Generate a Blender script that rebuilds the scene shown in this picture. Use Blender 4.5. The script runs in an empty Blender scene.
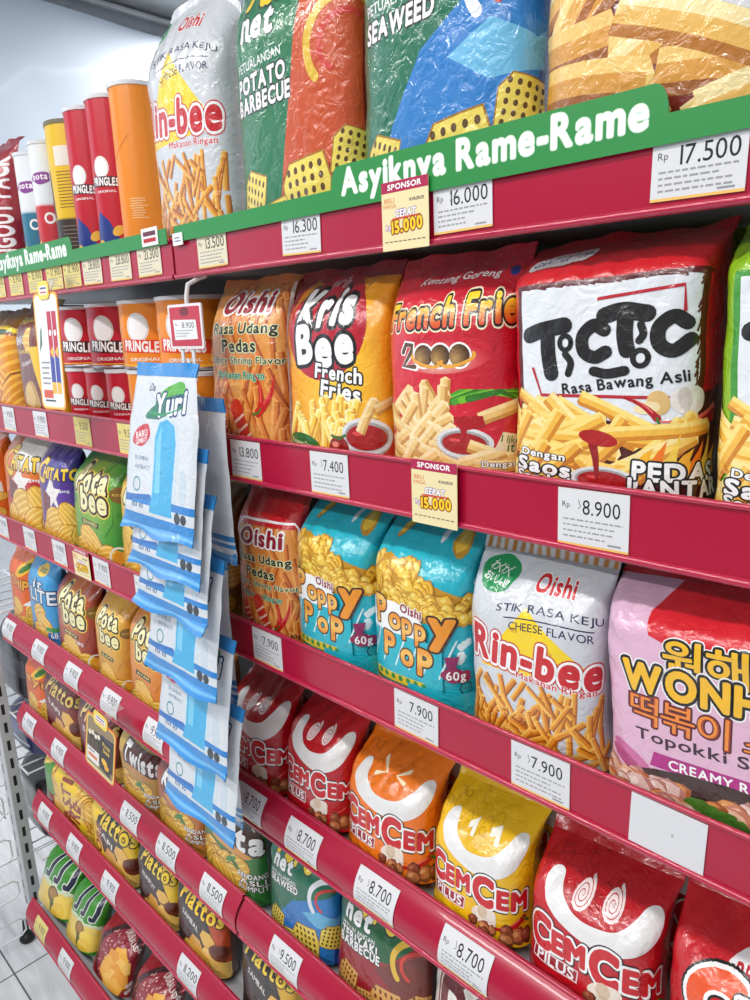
import bpy, math, random
import numpy as np
from mathutils import Matrix, Vector
from mathutils.geometry import tessellate_polygon, delaunay_2d_cdt

scene = bpy.context.scene
COL = scene.collection
PI = math.pi
R = math.radians


# ------------------------------------------------------------------ colour
def lin(c):
    c = np.asarray(c, float) / 255.0
    return np.where(c <= 0.04045, c / 12.92, ((c + 0.055) / 1.055) ** 2.4)


def mix(a, b, t):
    t = np.clip(np.asarray(t, float), 0, 1)[..., None]
    return np.asarray(a, float) * (1 - t) + np.asarray(b, float) * t


# ------------------------------------------------------------------ materials
MATS = {}


def _nodes(name):
    m = bpy.data.materials.new(name)
    m.use_nodes = True
    nt = m.node_tree
    b = nt.nodes['Principled BSDF']
    return m, nt, b


def printed(name, rough=0.35, coat=0.0, bump=0.0, scale=60.0, spec=0.5, coat_rough=0.12):
    """printed film or card: the print is the surface's own colour attribute"""
    if name in MATS:
        return MATS[name]
    m, nt, b = _nodes(name)
    at = nt.nodes.new('ShaderNodeAttribute')
    at.attribute_name = 'print'
    nt.links.new(at.outputs['Color'], b.inputs['Base Color'])
    b.inputs['Roughness'].default_value = rough
    b.inputs['Specular IOR Level'].default_value = spec
    b.inputs['Coat Weight'].default_value = coat
    b.inputs['Coat Roughness'].default_value = coat_rough
    if bump:
        tc = nt.nodes.new('ShaderNodeTexCoord')
        no = nt.nodes.new('ShaderNodeTexNoise')
        no.inputs['Scale'].default_value = scale
        no.inputs['Detail'].default_value = 3
        no.inputs['Distortion'].default_value = 1.2
        bp = nt.nodes.new('ShaderNodeBump')
        bp.inputs['Strength'].default_value = bump
        bp.inputs['Distance'].default_value = 0.004
        # crumpled film: soft noise plus sharp facets meeting in creases
        mxv = nt.nodes.new('ShaderNodeVectorMath')
        mxv.operation = 'MULTIPLY_ADD'
        mxv.inputs[1].default_value = (.03, .03, .03)
        vo = nt.nodes.new('ShaderNodeTexVoronoi')
        vo.feature = 'DISTANCE_TO_EDGE'
        vo.inputs['Scale'].default_value = scale * .42
        vm = nt.nodes.new('ShaderNodeMath')
        vm.operation = 'MULTIPLY_ADD'
        vm.inputs[1].default_value = .9
        nt.links.new(tc.outputs['Object'], no.inputs['Vector'])
        nt.links.new(no.outputs['Color'], mxv.inputs[0])
        nt.links.new(tc.outputs['Object'], mxv.inputs[2])
        nt.links.new(mxv.outputs['Vector'], vo.inputs['Vector'])
        nt.links.new(vo.outputs['Distance'], vm.inputs[0])
        nt.links.new(no.outputs['Fac'], vm.inputs[2])
        nt.links.new(vm.outputs['Value'], bp.inputs['Height'])
        nt.links.new(bp.outputs['Normal'], b.inputs['Normal'])
        nt.links.new(bp.outputs['Normal'], b.inputs['Coat Normal'])
    MATS[name] = m
    return m


def solid(name, rgb, rough=0.45, metal=0.0, var=0.06, scale=18.0, spec=0.5, coat=0.0, bump=0.0):
    if name in MATS:
        return MATS[name]
    m, nt, b = _nodes(name)
    c = lin(rgb)
    tc = nt.nodes.new('ShaderNodeTexCoord')
    no = nt.nodes.new('ShaderNodeTexNoise')
    no.inputs['Scale'].default_value = scale
    no.inputs['Detail'].default_value = 4
    rp = nt.nodes.new('ShaderNodeValToRGB')
    rp.color_ramp.elements[0].position = 0.3
    rp.color_ramp.elements[1].position = 0.7
    rp.color_ramp.elements[0].color = (*(c * (1 - var)), 1)
    rp.color_ramp.elements[1].color = (*np.minimum(c * (1 + var), 1), 1)
    nt.links.new(tc.outputs['Object'], no.inputs['Vector'])
    nt.links.new(no.outputs['Fac'], rp.inputs['Fac'])
    nt.links.new(rp.outputs['Color'], b.inputs['Base Color'])
    b.inputs['Roughness'].default_value = rough
    b.inputs['Metallic'].default_value = metal
    b.inputs['Specular IOR Level'].default_value = spec
    b.inputs['Coat Weight'].default_value = coat
    if bump:
        bp = nt.nodes.new('ShaderNodeBump')
        bp.inputs['Strength'].default_value = bump
        bp.inputs['Distance'].default_value = 0.003
        nt.links.new(no.outputs['Fac'], bp.inputs['Height'])
        nt.links.new(bp.outputs['Normal'], b.inputs['Normal'])
    MATS[name] = m
    return m


# ------------------------------------------------------------------ text outlines
_CH, _TXT = {}, {}


def glyph(ch, res=4):
    """triangles of one character of the built-in face and the edges of its outline"""
    k = (ch, res)
    if k in _CH:
        return _CH[k]
    cu = bpy.data.curves.new('t', 'FONT')
    cu.body = ch
    cu.resolution_u = res
    cu.fill_mode = 'FRONT'
    ob = bpy.data.objects.new('t', cu)
    COL.objects.link(ob)
    ev = ob.evaluated_get(bpy.context.evaluated_depsgraph_get())
    me = ev.to_mesh()
    me.calc_loop_triangles()
    n = len(me.vertices)
    co = np.zeros(n * 3)
    me.vertices.foreach_get('co', co)
    co = co.reshape(-1, 3)[:, :2]
    ti = np.zeros(len(me.loop_triangles) * 3, np.int32)
    me.loop_triangles.foreach_get('vertices', ti)
    ti = ti.reshape(-1, 3)
    # weld, so that an outline edge is one used by a single triangle
    _, inv = np.unique(np.round(co * 1e4).astype(np.int64), axis=0, return_inverse=True)
    inv = inv.ravel()
    first = np.zeros(inv.max() + 1 if n else 0, int)
    first[inv] = np.arange(n)
    cw = co[first]
    tw = inv[ti]
    ed = np.sort(np.concatenate([tw[:, [0, 1]], tw[:, [1, 2]], tw[:, [2, 0]]]), axis=1)
    u, c = np.unique(ed, axis=0, return_counts=True)
    E = cw[u[c == 1]]
    ev.to_mesh_clear()
    bpy.data.objects.remove(ob)
    bpy.data.curves.remove(cu)
    _CH[k] = (co[ti], E)
    return _CH[k]


def union(polys):
    """non-overlapping triangles covering a set of overlapping convex polygons"""
    V, F = [], []
    for p in polys:
        ar = sum(p[i][0] * p[(i + 1) % len(p)][1] - p[(i + 1) % len(p)][0] * p[i][1] for i in range(len(p)))
        if abs(ar) < 1e-9:
            continue
        q = list(p) if ar > 0 else list(p)[::-1]
        F.append(list(range(len(V), len(V) + len(q))))
        V += [Vector((float(x), float(y))) for x, y in q]
    v2, e2, f2, _, _, of = delaunay_2d_cdt(V, [], F, 1, 1e-5)
    keep = [f for f, o in zip(f2, of) if len(o)]
    tri = np.array([f for f in keep if len(f) == 3])
    P = np.array([(v.x, v.y) for v in v2])
    ed = np.sort(np.concatenate([tri[:, [0, 1]], tri[:, [1, 2]], tri[:, [2, 0]]]), axis=1)
    uq, c = np.unique(ed, axis=0, return_counts=True)
    bd = uq[c == 1]
    ids = np.unique(bd)
    mp = {int(i): k for k, i in enumerate(ids)}
    W = [Vector((float(P[i][0]), float(P[i][1]))) for i in ids]
    v3, _, f3, _, _, _ = delaunay_2d_cdt(W, [(mp[int(i)], mp[int(j)]) for i, j in bd], [], 0, 1e-6)
    Q = np.array([(v.x, v.y) for v in v3])
    t3 = np.array([f for f in f3 if len(f) == 3])
    cen = Q[t3].mean(1)
    A, B = P[bd[:, 0]], P[bd[:, 1]]
    y = cen[:, 1][:, None]
    cr = (A[None, :, 1] > y) != (B[None, :, 1] > y)
    dy = B[:, 1] - A[:, 1]
    xi = A[None, :, 0] + (y - A[None, :, 1]) / np.where(np.abs(dy) < 1e-12, 1, dy)[None] * (B[:, 0] - A[:, 0])[None]
    inside = ((cr & (xi > cen[:, 0][:, None])).sum(1) % 2) == 1
    return Q[t3[inside]]


def fat_glyph(ch, off, res=4):
    """a character grown (or left as it is) by `off` em with rounded corners"""
    k = (ch, round(off, 4), res)
    if k in _TXT:
        return _TXT[k]
    T, E = glyph(ch, res)
    if off > 1e-4 and len(E):
        d = E[:, 1] - E[:, 0]
        d = d / np.maximum(np.linalg.norm(d, axis=1), 1e-9)[:, None]
        n = np.stack([-d[:, 1], d[:, 0]], 1) * off
        a, b = E[:, 0], E[:, 1]
        polys = [t for t in T] + [np.array(q) for q in zip(a - n, b - n, b + n, a + n)]
        pts = np.unique(np.round(E.reshape(-1, 2), 4), axis=0)
        an = np.arange(8) * 2 * PI / 8 + .2
        disc = off * np.stack([np.cos(an), np.sin(an)], 1)
        polys += [p + disc for p in pts]
        T = union(polys)
    _TXT[k] = T
    return T


def smooth(pts, closed, k=5):
    """a Catmull-Rom curve through the points"""
    P = [np.array(p, float) for p in pts]
    n = len(P)
    out = []
    for i in range(n if closed else n - 1):
        p0 = P[(i - 1) % n] if closed or i > 0 else P[0] * 2 - P[1]
        p1, p2 = P[i], P[(i + 1) % n]
        p3 = P[(i + 2) % n] if closed or i < n - 2 else P[-1] * 2 - P[-2]
        for t in np.arange(k) / k:
            out.append(.5 * (2 * p1 + (p2 - p0) * t + (2 * p0 - 5 * p1 + 4 * p2 - p3) * t * t + (3 * p1 - p0 - 3 * p2 + p3) * t ** 3))
    if not closed:
        out.append(P[-1])
    return [tuple(p) for p in out]


# ------------------------------------------------------------------ flat artwork
class Art:
    """A print, drawn in the package's own flat coordinates: x 0..1 across, y 0..A upwards."""

    def __init__(self, A, base=(255, 255, 255)):
        self.A = A
        self.base = base
        self.ops = []           # (layer, triangles, colour)
        self.layer = 0

    def add(self, T, col, new=True):
        if len(T) == 0:
            return self
        T = np.asarray(T, float)
        ar = (T[:, 1, 0] - T[:, 0, 0]) * (T[:, 2, 1] - T[:, 0, 1]) - (T[:, 1, 1] - T[:, 0, 1]) * (T[:, 2, 0] - T[:, 0, 0])
        T = np.where((ar < 0)[:, None, None], T[:, ::-1, :], T)
        T = T[np.abs(ar) > 1e-10]
        if new:
            self.layer += 1
        self.ops.append((self.layer, T, col))
        return self

    def poly(self, pts, col, new=True):
        pts = [tuple(p) for p in pts]
        idx = tessellate_polygon([[Vector((x, y, 0)) for x, y in pts]])
        P = np.array(pts)
        return self.add(P[np.array(idx)], col, new)

    def blob(self, pts, col, new=True, k=5):
        return self.poly(smooth(pts, True, k), col, new)

    def curve(self, pts, w, col, new=True, w1=None, k=6):
        return self.stroke(smooth(pts, False, k), w, col, new, w1)

    def rect(self, x0, y0, x1, y1, col, new=True):
        return self.poly([(x0, y0), (x1, y0), (x1, y1), (x0, y1)], col, new)

    def ell(self, cx, cy, rx, ry, col, rot=0, n=24, new=True, wob=0, seed=0):
        rr = random.Random(seed)
        ph = rr.random() * 6
        c, s = math.cos(R(rot)), math.sin(R(rot))
        pts = []
        for i in range(n):
            a = 2 * PI * i / n
            k = 1 + wob * (math.sin(3 * a + ph) + .6 * math.sin(5 * a + 2 * ph))
            x, y = rx * k * math.cos(a), ry * k * math.sin(a)
            pts.append((cx + c * x - s * y, cy + s * x + c * y))
        P = np.array(pts)
        C = np.array([[cx, cy]] * n)
        return self.add(np.stack([C, P, np.roll(P, -1, 0)], 1), col, new)

    def ring(self, cx, cy, rx, ry, w, col, rot=0, a0=0, a1=360, n=28, new=True):
        c, s = math.cos(R(rot)), math.sin(R(rot))
        pts = []
        for i in range(n + 1):
            a = R(a0 + (a1 - a0) * i / n)
            x, y = rx * math.cos(a), ry * math.sin(a)
            pts.append((cx + c * x - s * y, cy + s * x + c * y))
        return self.stroke(pts, w, col, new)

    def stroke(self, pts, w, col, new=True, w1=None, caps=True):
        P = np.array(pts, float)
        n = len(P)
        d = np.gradient(P, axis=0)
        d /= np.maximum(np.linalg.norm(d, axis=1), 1e-9)[:, None]
        N = np.stack([-d[:, 1], d[:, 0]], 1)
        ww = np.linspace(w, w if w1 is None else w1, n)[:, None] / 2
        L, Q = P + N * ww, P - N * ww
        T = []
        for i in range(n - 1):
            T += [(Q[i], Q[i + 1], L[i + 1]), (Q[i], L[i + 1], L[i])]
        if caps:
            for e, sg in ((0, -1), (n - 1, 1)):
                r = ww[e, 0]
                base = math.atan2(d[e, 1] * sg, d[e, 0] * sg)
                arc = [P[e] + r * np.array([math.cos(base + t), math.sin(base + t)]) for t in np.linspace(-PI / 2, PI / 2, 7)]
                for a, b in zip(arc[:-1], arc[1:]):
                    T.append((P[e], a, b))
        return self.add(np.array(T), col, new)

    def spiral(self, cx, cy, r, turns, w, col):
        pts = []
        n = int(turns * 16)
        for i in range(n + 1):
            t = i / n
            a = t * turns * 2 * PI
            pts.append((cx + r * t * math.cos(a), cy + r * t * math.sin(a)))
        return self.stroke(pts, w, col)

    def text(self, s, cx, cy, w=None, h=None, col=(0, 0, 0), bold=0.02, rot=0, shear=0, halo=(), arc=0, bounce=0, res=4, seed=1, gap=.085, taper=0):
        """one word set letter by letter; halo: (extra width in em, colour) drawn underneath, widest first"""
        rr = random.Random(seed)
        bold *= .7
        lay, x, lo_y, hi_y = [], 0.0, 9, -9
        for ch in s:
            if ch == ' ':
                x += .30
                continue
            G = glyph(ch, res)[0].reshape(-1, 2)
            if len(G) == 0:
                continue
            lo, hi = G.min(0), G.max(0)
            lo_y, hi_y = min(lo_y, lo[1]), max(hi_y, hi[1])
            lay.append((ch, x - lo[0], (lo + hi) / 2, rr.uniform(-1, 1) * bounce * 14, rr.uniform(-1, 1) * bounce * .10, 1 + rr.uniform(-.6, 1) * bounce * .12))
            x += hi[0] - lo[0] + gap + 2 * bold
        if not lay:
            return self
        tot = x - gap - 2 * bold
        W0, H0 = tot + 2 * bold, hi_y - lo_y + 2 * bold
        sx = w / W0 if w else None
        sy = h / H0 if h else None
        sx = sx or sy
        sy = sy or sx
        c, sn = math.cos(R(rot)), math.sin(R(rot))
        for off, cc in list(halo) + [(0, col)]:
            out = []
            for ch, ax, m, jr, jy, js in lay:
                T = fat_glyph(ch, bold + off * .8, res)
                X, Y = (T[..., 0] - m[0]) * js, (T[..., 1] - m[1]) * js
                if jr:
                    ca, sa = math.cos(R(jr)), math.sin(R(jr))
                    X, Y = ca * X - sa * Y, sa * X + ca * Y
                X = (X + m[0] + ax - tot / 2) * sx
                Y = (Y + m[1] + jy - (lo_y + hi_y) / 2) * sy
                if taper:
                    Y = Y * (1 + taper * X / (W0 * sx / 2))
                X = X + shear * Y
                if arc:
                    Y = Y - arc * X * X
                out.append(np.stack([cx + c * X - sn * Y, cy + sn * X + c * Y], -1))
            self.add(np.concatenate(out), cc)
        return self

    def remap(self, sx=1, dx=0, sy=1, dy=0):
        """scale the whole drawing about its middle and move it"""
        ops = []
        for lay, T, c in self.ops:
            T = T.copy()
            T[..., 0] = .5 + (T[..., 0] - .5) * sx + dx
            T[..., 1] = T[..., 1] * sy + dy
            ops.append((lay, T, c))
        self.ops = ops
        return self

    # ---- printed food
    def fry(self, x, y, L, w, ang, pal, bend=0.0):
        a = R(ang)
        d = np.array([math.cos(a), math.sin(a)])
        n = np.array([-d[1], d[0]])
        c = np.array([x, y])
        self.layer += 1
        K = 5
        ts = np.linspace(-.5, .5, K)
        ctr = [c + d * L * t + n * bend * L * (.25 - t * t) for t in ts]
        bands = ((-.5, -.22, pal[2]), (-.22, .18, pal[1]), (.18, .5, pal[0]))
        for lo, hi, cc in bands:
            T = []
            for i in range(K - 1):
                A, B = ctr[i] + n * w * lo, ctr[i + 1] + n * w * lo
                Cc, D = ctr[i + 1] + n * w * hi, ctr[i] + n * w * hi
                T += [(A, B, Cc), (A, Cc, D)]
            self.add(np.array(T), cc, new=False)
        e = ctr[-1]
        self.add(np.array([(e + n * w * -.5, e + d * w * .25, e + n * w * .5)]), pal[0], new=False)
        return self

    def fries(self, n, box, L, w, angs, pals, seed=1, bend=.1, order=True):
        rr = random.Random(seed)
        it = [(rr.uniform(box[0], box[2]), rr.uniform(box[1], box[3])) for _ in range(n)]
        if order:
            it.sort(key=lambda p: -p[1])
        for x, y in it:
            self.fry(x, y, rr.uniform(*L), rr.uniform(*w), rr.uniform(*angs), rr.choice(pals), rr.uniform(-bend, bend))
        return self

    def chip(self, x, y, rx, ry, rot, pal, ridges=5, seed=0):
        self.ell(x, y, rx * 1.05, ry * 1.07, pal[2], rot, 18, wob=.04, seed=seed)
        self.ell(x, y, rx, ry, pal[1], rot, 18, wob=.04, seed=seed)
        c, s = math.cos(R(rot)), math.sin(R(rot))
        for k in range(ridges):
            t = (k + .5) / ridges * 2 - 1
            hw = math.sqrt(max(0, 1 - t * t)) * rx * .85
            pts = []
            for q in np.linspace(-1, 1, 6):
                px, py = q * hw, t * ry + ry * .1 * (1 - q * q)
                pts.append((x + c * px - s * py, y + s * px + c * py))
            self.stroke(pts, ry * .75 / ridges, pal[0], new=(k == 0), caps=False)
        return self

    def chips(self, n, box, r, pal, seed=1, ridges=5, asp=.75):
        rr = random.Random(seed)
        it = sorted([(rr.uniform(box[0], box[2]), rr.uniform(box[1], box[3])) for _ in range(n)], key=lambda p: -p[1])
        for i, (x, y) in enumerate(it):
            q = rr.uniform(*r)
            self.chip(x, y, q, q * rr.uniform(asp * .8, asp * 1.2), rr.uniform(-60, 60), pal, ridges, seed * 31 + i)
        return self

    def flakes(self, n, box, r, pals, seed=1):
        """a heap of small rounded lumps (popcorn, nuggets)"""
        rr = random.Random(seed)
        it = sorted([(rr.uniform(box[0], box[2]), rr.uniform(box[1], box[3])) for _ in range(n)], key=lambda p: -p[1])
        for i, (x, y) in enumerate(it):
            q = rr.uniform(*r)
            p = rr.choice(pals)
            self.ell(x, y, q, q * .85, p[2], rr.uniform(0, 90), 10, wob=.08, seed=i)
            self.ell(x - q * .1, y + q * .12, q * .8, q * .66, p[1], 0, 10, wob=.1, seed=i + 5)
            self.ell(x - q * .3, y + q * .3, q * .34, q * .26, p[0], 20, 8)
        return self

    def netchip(self, x, y, w, h, rot, pal):
        c, s = math.cos(R(rot)), math.sin(R(rot))

        def m(px, py):
            return (x + c * px - s * py, y + s * px + c * py)
        out = [(-.45, -.5), (.4, -.48), (.5, .1), (.42, .5), (-.3, .48), (-.5, .2)]
        self.poly([m(px * w * 1.06, py * h * 1.06) for px, py in out], pal[2])
        self.poly([m(px * w, py * h) for px, py in out], pal[0])
        self.layer += 1
        for i in range(5):
            for j in range(5):
                px, py = (i - 2) * .17 * w, (j - 2) * .18 * h
                q = m(px, py)
                self.ell(q[0], q[1], w * .045, h * .06, pal[3], rot, 8, new=False)
        return self

    def bowl(self, x, y, rx, ry, rim=(225, 225, 228), sauce=(170, 20, 22), depth=.9):
        pts = [(x - rx, y)] + [(x + rx * math.cos(a), y + ry * depth * 1.3 * math.sin(a)) for a in np.linspace(-PI, 0, 14)] + [(x + rx, y)]
        self.poly(pts, tuple(int(v * .8) for v in rim))
        self.ell(x, y, rx, ry, rim)
        self.ell(x, y, rx * .85, ry * .8, tuple(int(v * .72) for v in rim))
        self.ell(x, y - ry * .06, rx * .78, ry * .7, sauce)
        self.ell(x - rx * .3, y + ry * .15, rx * .22, ry * .12, tuple(min(255, v + 55) for v in sauce))
        return self

    def chili(self, x, y, L, rot, col=(205, 25, 25), bend=.25, w=.22):
        c, s = math.cos(R(rot)), math.sin(R(rot))
        pts = []
        for t in np.linspace(0, 1, 9):
            px, py = (t - .5) * L, bend * L * (4 * t * (1 - t)) * -.5
            pts.append((x + c * px - s * py, y + s * px + c * py))
        self.stroke(pts, L * w, col, w1=L * .03)
        self.stroke([(px - .015 * L, py + .05 * L) for px, py in pts[1:6]], L * .04, (240, 110, 100), w1=L * .015)
        e = pts[0]
        self.stroke([e, (e[0] - c * L * .12 - s * L * .1, e[1] - s * L * .12 + c * L * .12)], L * .06, (60, 120, 40))
        return self

    def prawn(self, x, y, sc, rot=-40):
        c, s = math.cos(R(rot)), math.sin(R(rot))

        def m(px, py):
            px, py = px * sc, py * sc
            return (x + c * px - s * py, y + s * px + c * py)
        body = [m((t - .5), -.16 * math.sin(t * PI)) for t in np.linspace(0, 1, 10)]
        self.stroke(body, .26 * sc, (214, 50, 30), w1=.09 * sc)
        for i in range(6):
            t = .12 + i * .13
            self.stroke([m(t - .5 - .03, -.16 * math.sin(t * PI) - .1), m(t - .5 + .03, -.16 * math.sin(t * PI) + .1)], .035 * sc, (250, 215, 195))
        for k in (-.35, -.1, .15):
            self.stroke([m(-.45, -.02), m(-.75, k * .6), m(-.95, k)], .02 * sc, (225, 70, 40))
        for i in range(5):
            t = .2 + i * .12
            self.stroke([m(t - .5, -.18), m(t - .56, -.34)], .03 * sc, (240, 160, 120))
        return self


# ------------------------------------------------------------------ printing artwork on a surface grid
def _split(T, ids, fam):
    eps = 1e-5
    out_T, out_i = [], []
    for _ in range(40):
        if len(T) == 0:
            break
        c = T[..., 0] if fam == 0 else (T[..., 1] if fam == 1 else T[..., 0] - T[..., 1])
        lo, hi = c.min(1), c.max(1)
        kl, kh = np.ceil(lo + eps), np.floor(hi - eps)
        need = kl <= kh
        out_T.append(T[~need])
        out_i.append(ids[~need])
        T, ids, c = T[need], ids[need], c[need]
        if len(T) == 0:
            break
        k = np.clip(np.round((lo[need] + hi[need]) / 2), kl[need], kh[need])
        d = c - k[:, None]
        pos = d >= 0
        np_ = pos.sum(1)
        lone = np.where(np_ == 1, pos.argmax(1), (~pos).argmax(1))
        ar = np.arange(len(T))
        L, M, N = T[ar, lone], T[ar, (lone + 1) % 3], T[ar, (lone + 2) % 3]
        dL, dM, dN = d[ar, lone], d[ar, (lone + 1) % 3], d[ar, (lone + 2) % 3]
        tm = (dL / (dL - dM))[:, None]
        tn = (dL / (dL - dN))[:, None]
        A = L + (M - L) * tm
        B = L + (N - L) * tn
        T = np.concatenate([np.stack([L, A, B], 1), np.stack([A, M, N], 1), np.stack([A, N, B], 1)])
        ids = np.concatenate([ids, ids, ids])
        ar2 = np.abs((T[:, 1, 0] - T[:, 0, 0]) * (T[:, 2, 1] - T[:, 0, 1]) - (T[:, 1, 1] - T[:, 0, 1]) * (T[:, 2, 0] - T[:, 0, 0]))
        kp = ar2 > 1e-7
        T, ids = T[kp], ids[kp]
    if not out_T:
        return T, ids
    return np.concatenate(out_T), np.concatenate(out_i)


def grid_normals(P):
    du = np.gradient(P, axis=1)
    dv = np.gradient(P, axis=0)
    N = np.cross(du, dv)
    return N / np.maximum(np.linalg.norm(N, axis=2), 1e-12)[..., None]


class Build:
    """collects coloured triangles, then links them as ONE mesh object"""

    def __init__(self):
        self.V, self.N, self.C, self.F, self.n = [], [], [], [], 0

    def raw(self, V, N, C, F):
        self.V.append(np.asarray(V, float))
        self.N.append(np.asarray(N, float))
        C = np.asarray(C, float)
        if C.ndim == 1:
            C = np.repeat(C[None], len(V), 0)
        self.C.append(C)
        self.F.append(np.asarray(F, int) + self.n)
        self.n += len(V)

    def grid(self, P, col, flip=False, N=None):
        """P (nv+1, nu+1, 3); col an rgb or an array (nv+1, nu+1, 3)"""
        P = np.asarray(P, float)
        nv, nu = P.shape[0] - 1, P.shape[1] - 1
        N = grid_normals(P) if N is None else N
        I = np.arange((nv + 1) * (nu + 1)).reshape(nv + 1, nu + 1)
        a, b, c, d = I[:-1, :-1].ravel(), I[:-1, 1:].ravel(), I[1:, 1:].ravel(), I[1:, :-1].ravel()
        F = np.concatenate([np.stack([a, b, c], 1), np.stack([a, c, d], 1)])
        if flip:
            F = F[:, ::-1]
            N = -N
        C = np.asarray(col, float)
        C = C.reshape(-1, 3) if C.ndim == 3 else C
        self.raw(P.reshape(-1, 3), N.reshape(-1, 3), lin(C), F)

    def printed_grid(self, P, art, x0, x1, y0, y1, lift=6e-5, step=6e-6):
        """the base sheet plus all of the artwork, cut along the sheet's own cells"""
        P = np.asarray(P, float)
        nv, nu = P.shape[0] - 1, P.shape[1] - 1
        N = grid_normals(P)
        xs = np.linspace(x0, x1, nu + 1)[None].repeat(nv + 1, 0)
        ys = np.linspace(y0, y1, nv + 1)[:, None].repeat(nu + 1, 1)
        base = art.base(xs, ys) if callable(art.base) else np.array(art.base, float)
        self.grid(P, base, N=N)
        if not art.ops:
            return
        T = np.concatenate([o[1] for o in art.ops])
        ids = np.concatenate([np.full(len(o[1]), k) for k, o in enumerate(art.ops)])
        T = np.stack([(T[..., 0] - x0) / (x1 - x0) * nu, (T[..., 1] - y0) / (y1 - y0) * nv], -1)
        big = 1e3
        T = np.clip(T, -big, big)
        # drop what lies wholly outside, then cut
        ok = (T[..., 0].max(1) > 0) & (T[..., 0].min(1) < nu) & (T[..., 1].max(1) > 0) & (T[..., 1].min(1) < nv)
        T, ids = T[ok], ids[ok]
        for fam in (0, 1, 2):
            T, ids = _split(T, ids, fam)
        cen = T.mean(1)
        ok = (cen[:, 0] > 0) & (cen[:, 0] < nu) & (cen[:, 1] > 0) & (cen[:, 1] < nv)
        T, ids, cen = T[ok], ids[ok], cen[ok]
        if len(T) == 0:
            return
        ci = np.clip(np.floor(cen[:, 0]).astype(int), 0, nu - 1)
        cj = np.clip(np.floor(cen[:, 1]).astype(int), 0, nv - 1)
        fc = cen - np.stack([ci, cj], 1)
        low = fc[:, 0] >= fc[:, 1]
        fi = T[..., 0] - ci[:, None]
        fj = T[..., 1] - cj[:, None]

        def interp(G):
            p00, p10, p11, p01 = G[cj, ci], G[cj, ci + 1], G[cj + 1, ci + 1], G[cj + 1, ci]
            A = p00[:, None] + fi[..., None] * (p10 - p00)[:, None] + fj[..., None] * (p11 - p10)[:, None]
            B = p00[:, None] + fj[..., None] * (p01 - p00)[:, None] + fi[..., None] * (p11 - p01)[:, None]
            return np.where(low[:, None, None], A, B)
        lay = np.array([o[0] for o in art.ops])[ids]
        PP = interp(P)
        NN = interp(N)
        NN /= np.maximum(np.linalg.norm(NN, axis=2), 1e-9)[..., None]
        PP = PP + NN * (lift + step * lay)[:, None, None]
        CC = np.zeros_like(PP)
        ax = x0 + T[..., 0] / nu * (x1 - x0)
        ay = y0 + T[..., 1] / nv * (y1 - y0)
        for k, o in enumerate(art.ops):
            m = ids == k
            if not m.any():
                continue
            if callable(o[2]):
                CC[m] = lin(o[2](ax[m], ay[m]))
            else:
                CC[m] = lin(o[2])
        # weld within each drawn shape
        key = (ids[:, None].astype(np.int64) * 40000000000 + np.round(T[..., 0] * 500 + 50000).astype(np.int64) * 200000 + np.round(T[..., 1] * 500 + 50000).astype(np.int64)).ravel()
        _, first, inv = np.unique(key, return_index=True, return_inverse=True)
        F = inv.reshape(-1, 3)
        F = F[(F[:, 0] != F[:, 1]) & (F[:, 1] != F[:, 2]) & (F[:, 0] != F[:, 2])]
        self.raw(PP.reshape(-1, 3)[first], NN.reshape(-1, 3)[first], CC.reshape(-1, 3)[first], F)

    def obj(self, name, mat, parent=None, smooth=True):
        V, N, C, F = np.concatenate(self.V), np.concatenate(self.N), np.concatenate(self.C), np.concatenate(self.F)
        me = bpy.data.meshes.new(name)
        me.vertices.add(len(V))
        me.vertices.foreach_set('co', V.ravel())
        me.loops.add(len(F) * 3)
        me.loops.foreach_set('vertex_index', F.ravel().astype(np.int32))
        me.polygons.add(len(F))
        me.polygons.foreach_set('loop_start', np.arange(0, len(F) * 3, 3, dtype=np.int32))
        try:
            me.polygons.foreach_set('loop_total', np.full(len(F), 3, dtype=np.int32))
        except Exception:
            pass
        at = me.attributes.new('print', 'FLOAT_COLOR', 'POINT')
        at.data.foreach_set('color', np.concatenate([C, np.ones((len(C), 1))], 1).ravel())
        me.update(calc_edges=True)
        if smooth:
            me.polygons.foreach_set('use_smooth', np.ones(len(F), dtype=bool))
            me.normals_split_custom_set_from_vertices(N.tolist())
        me.materials.append(mat)
        o = bpy.data.objects.new(name, me)
        COL.objects.link(o)
        if parent:
            o.parent = parent
        return o


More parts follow.
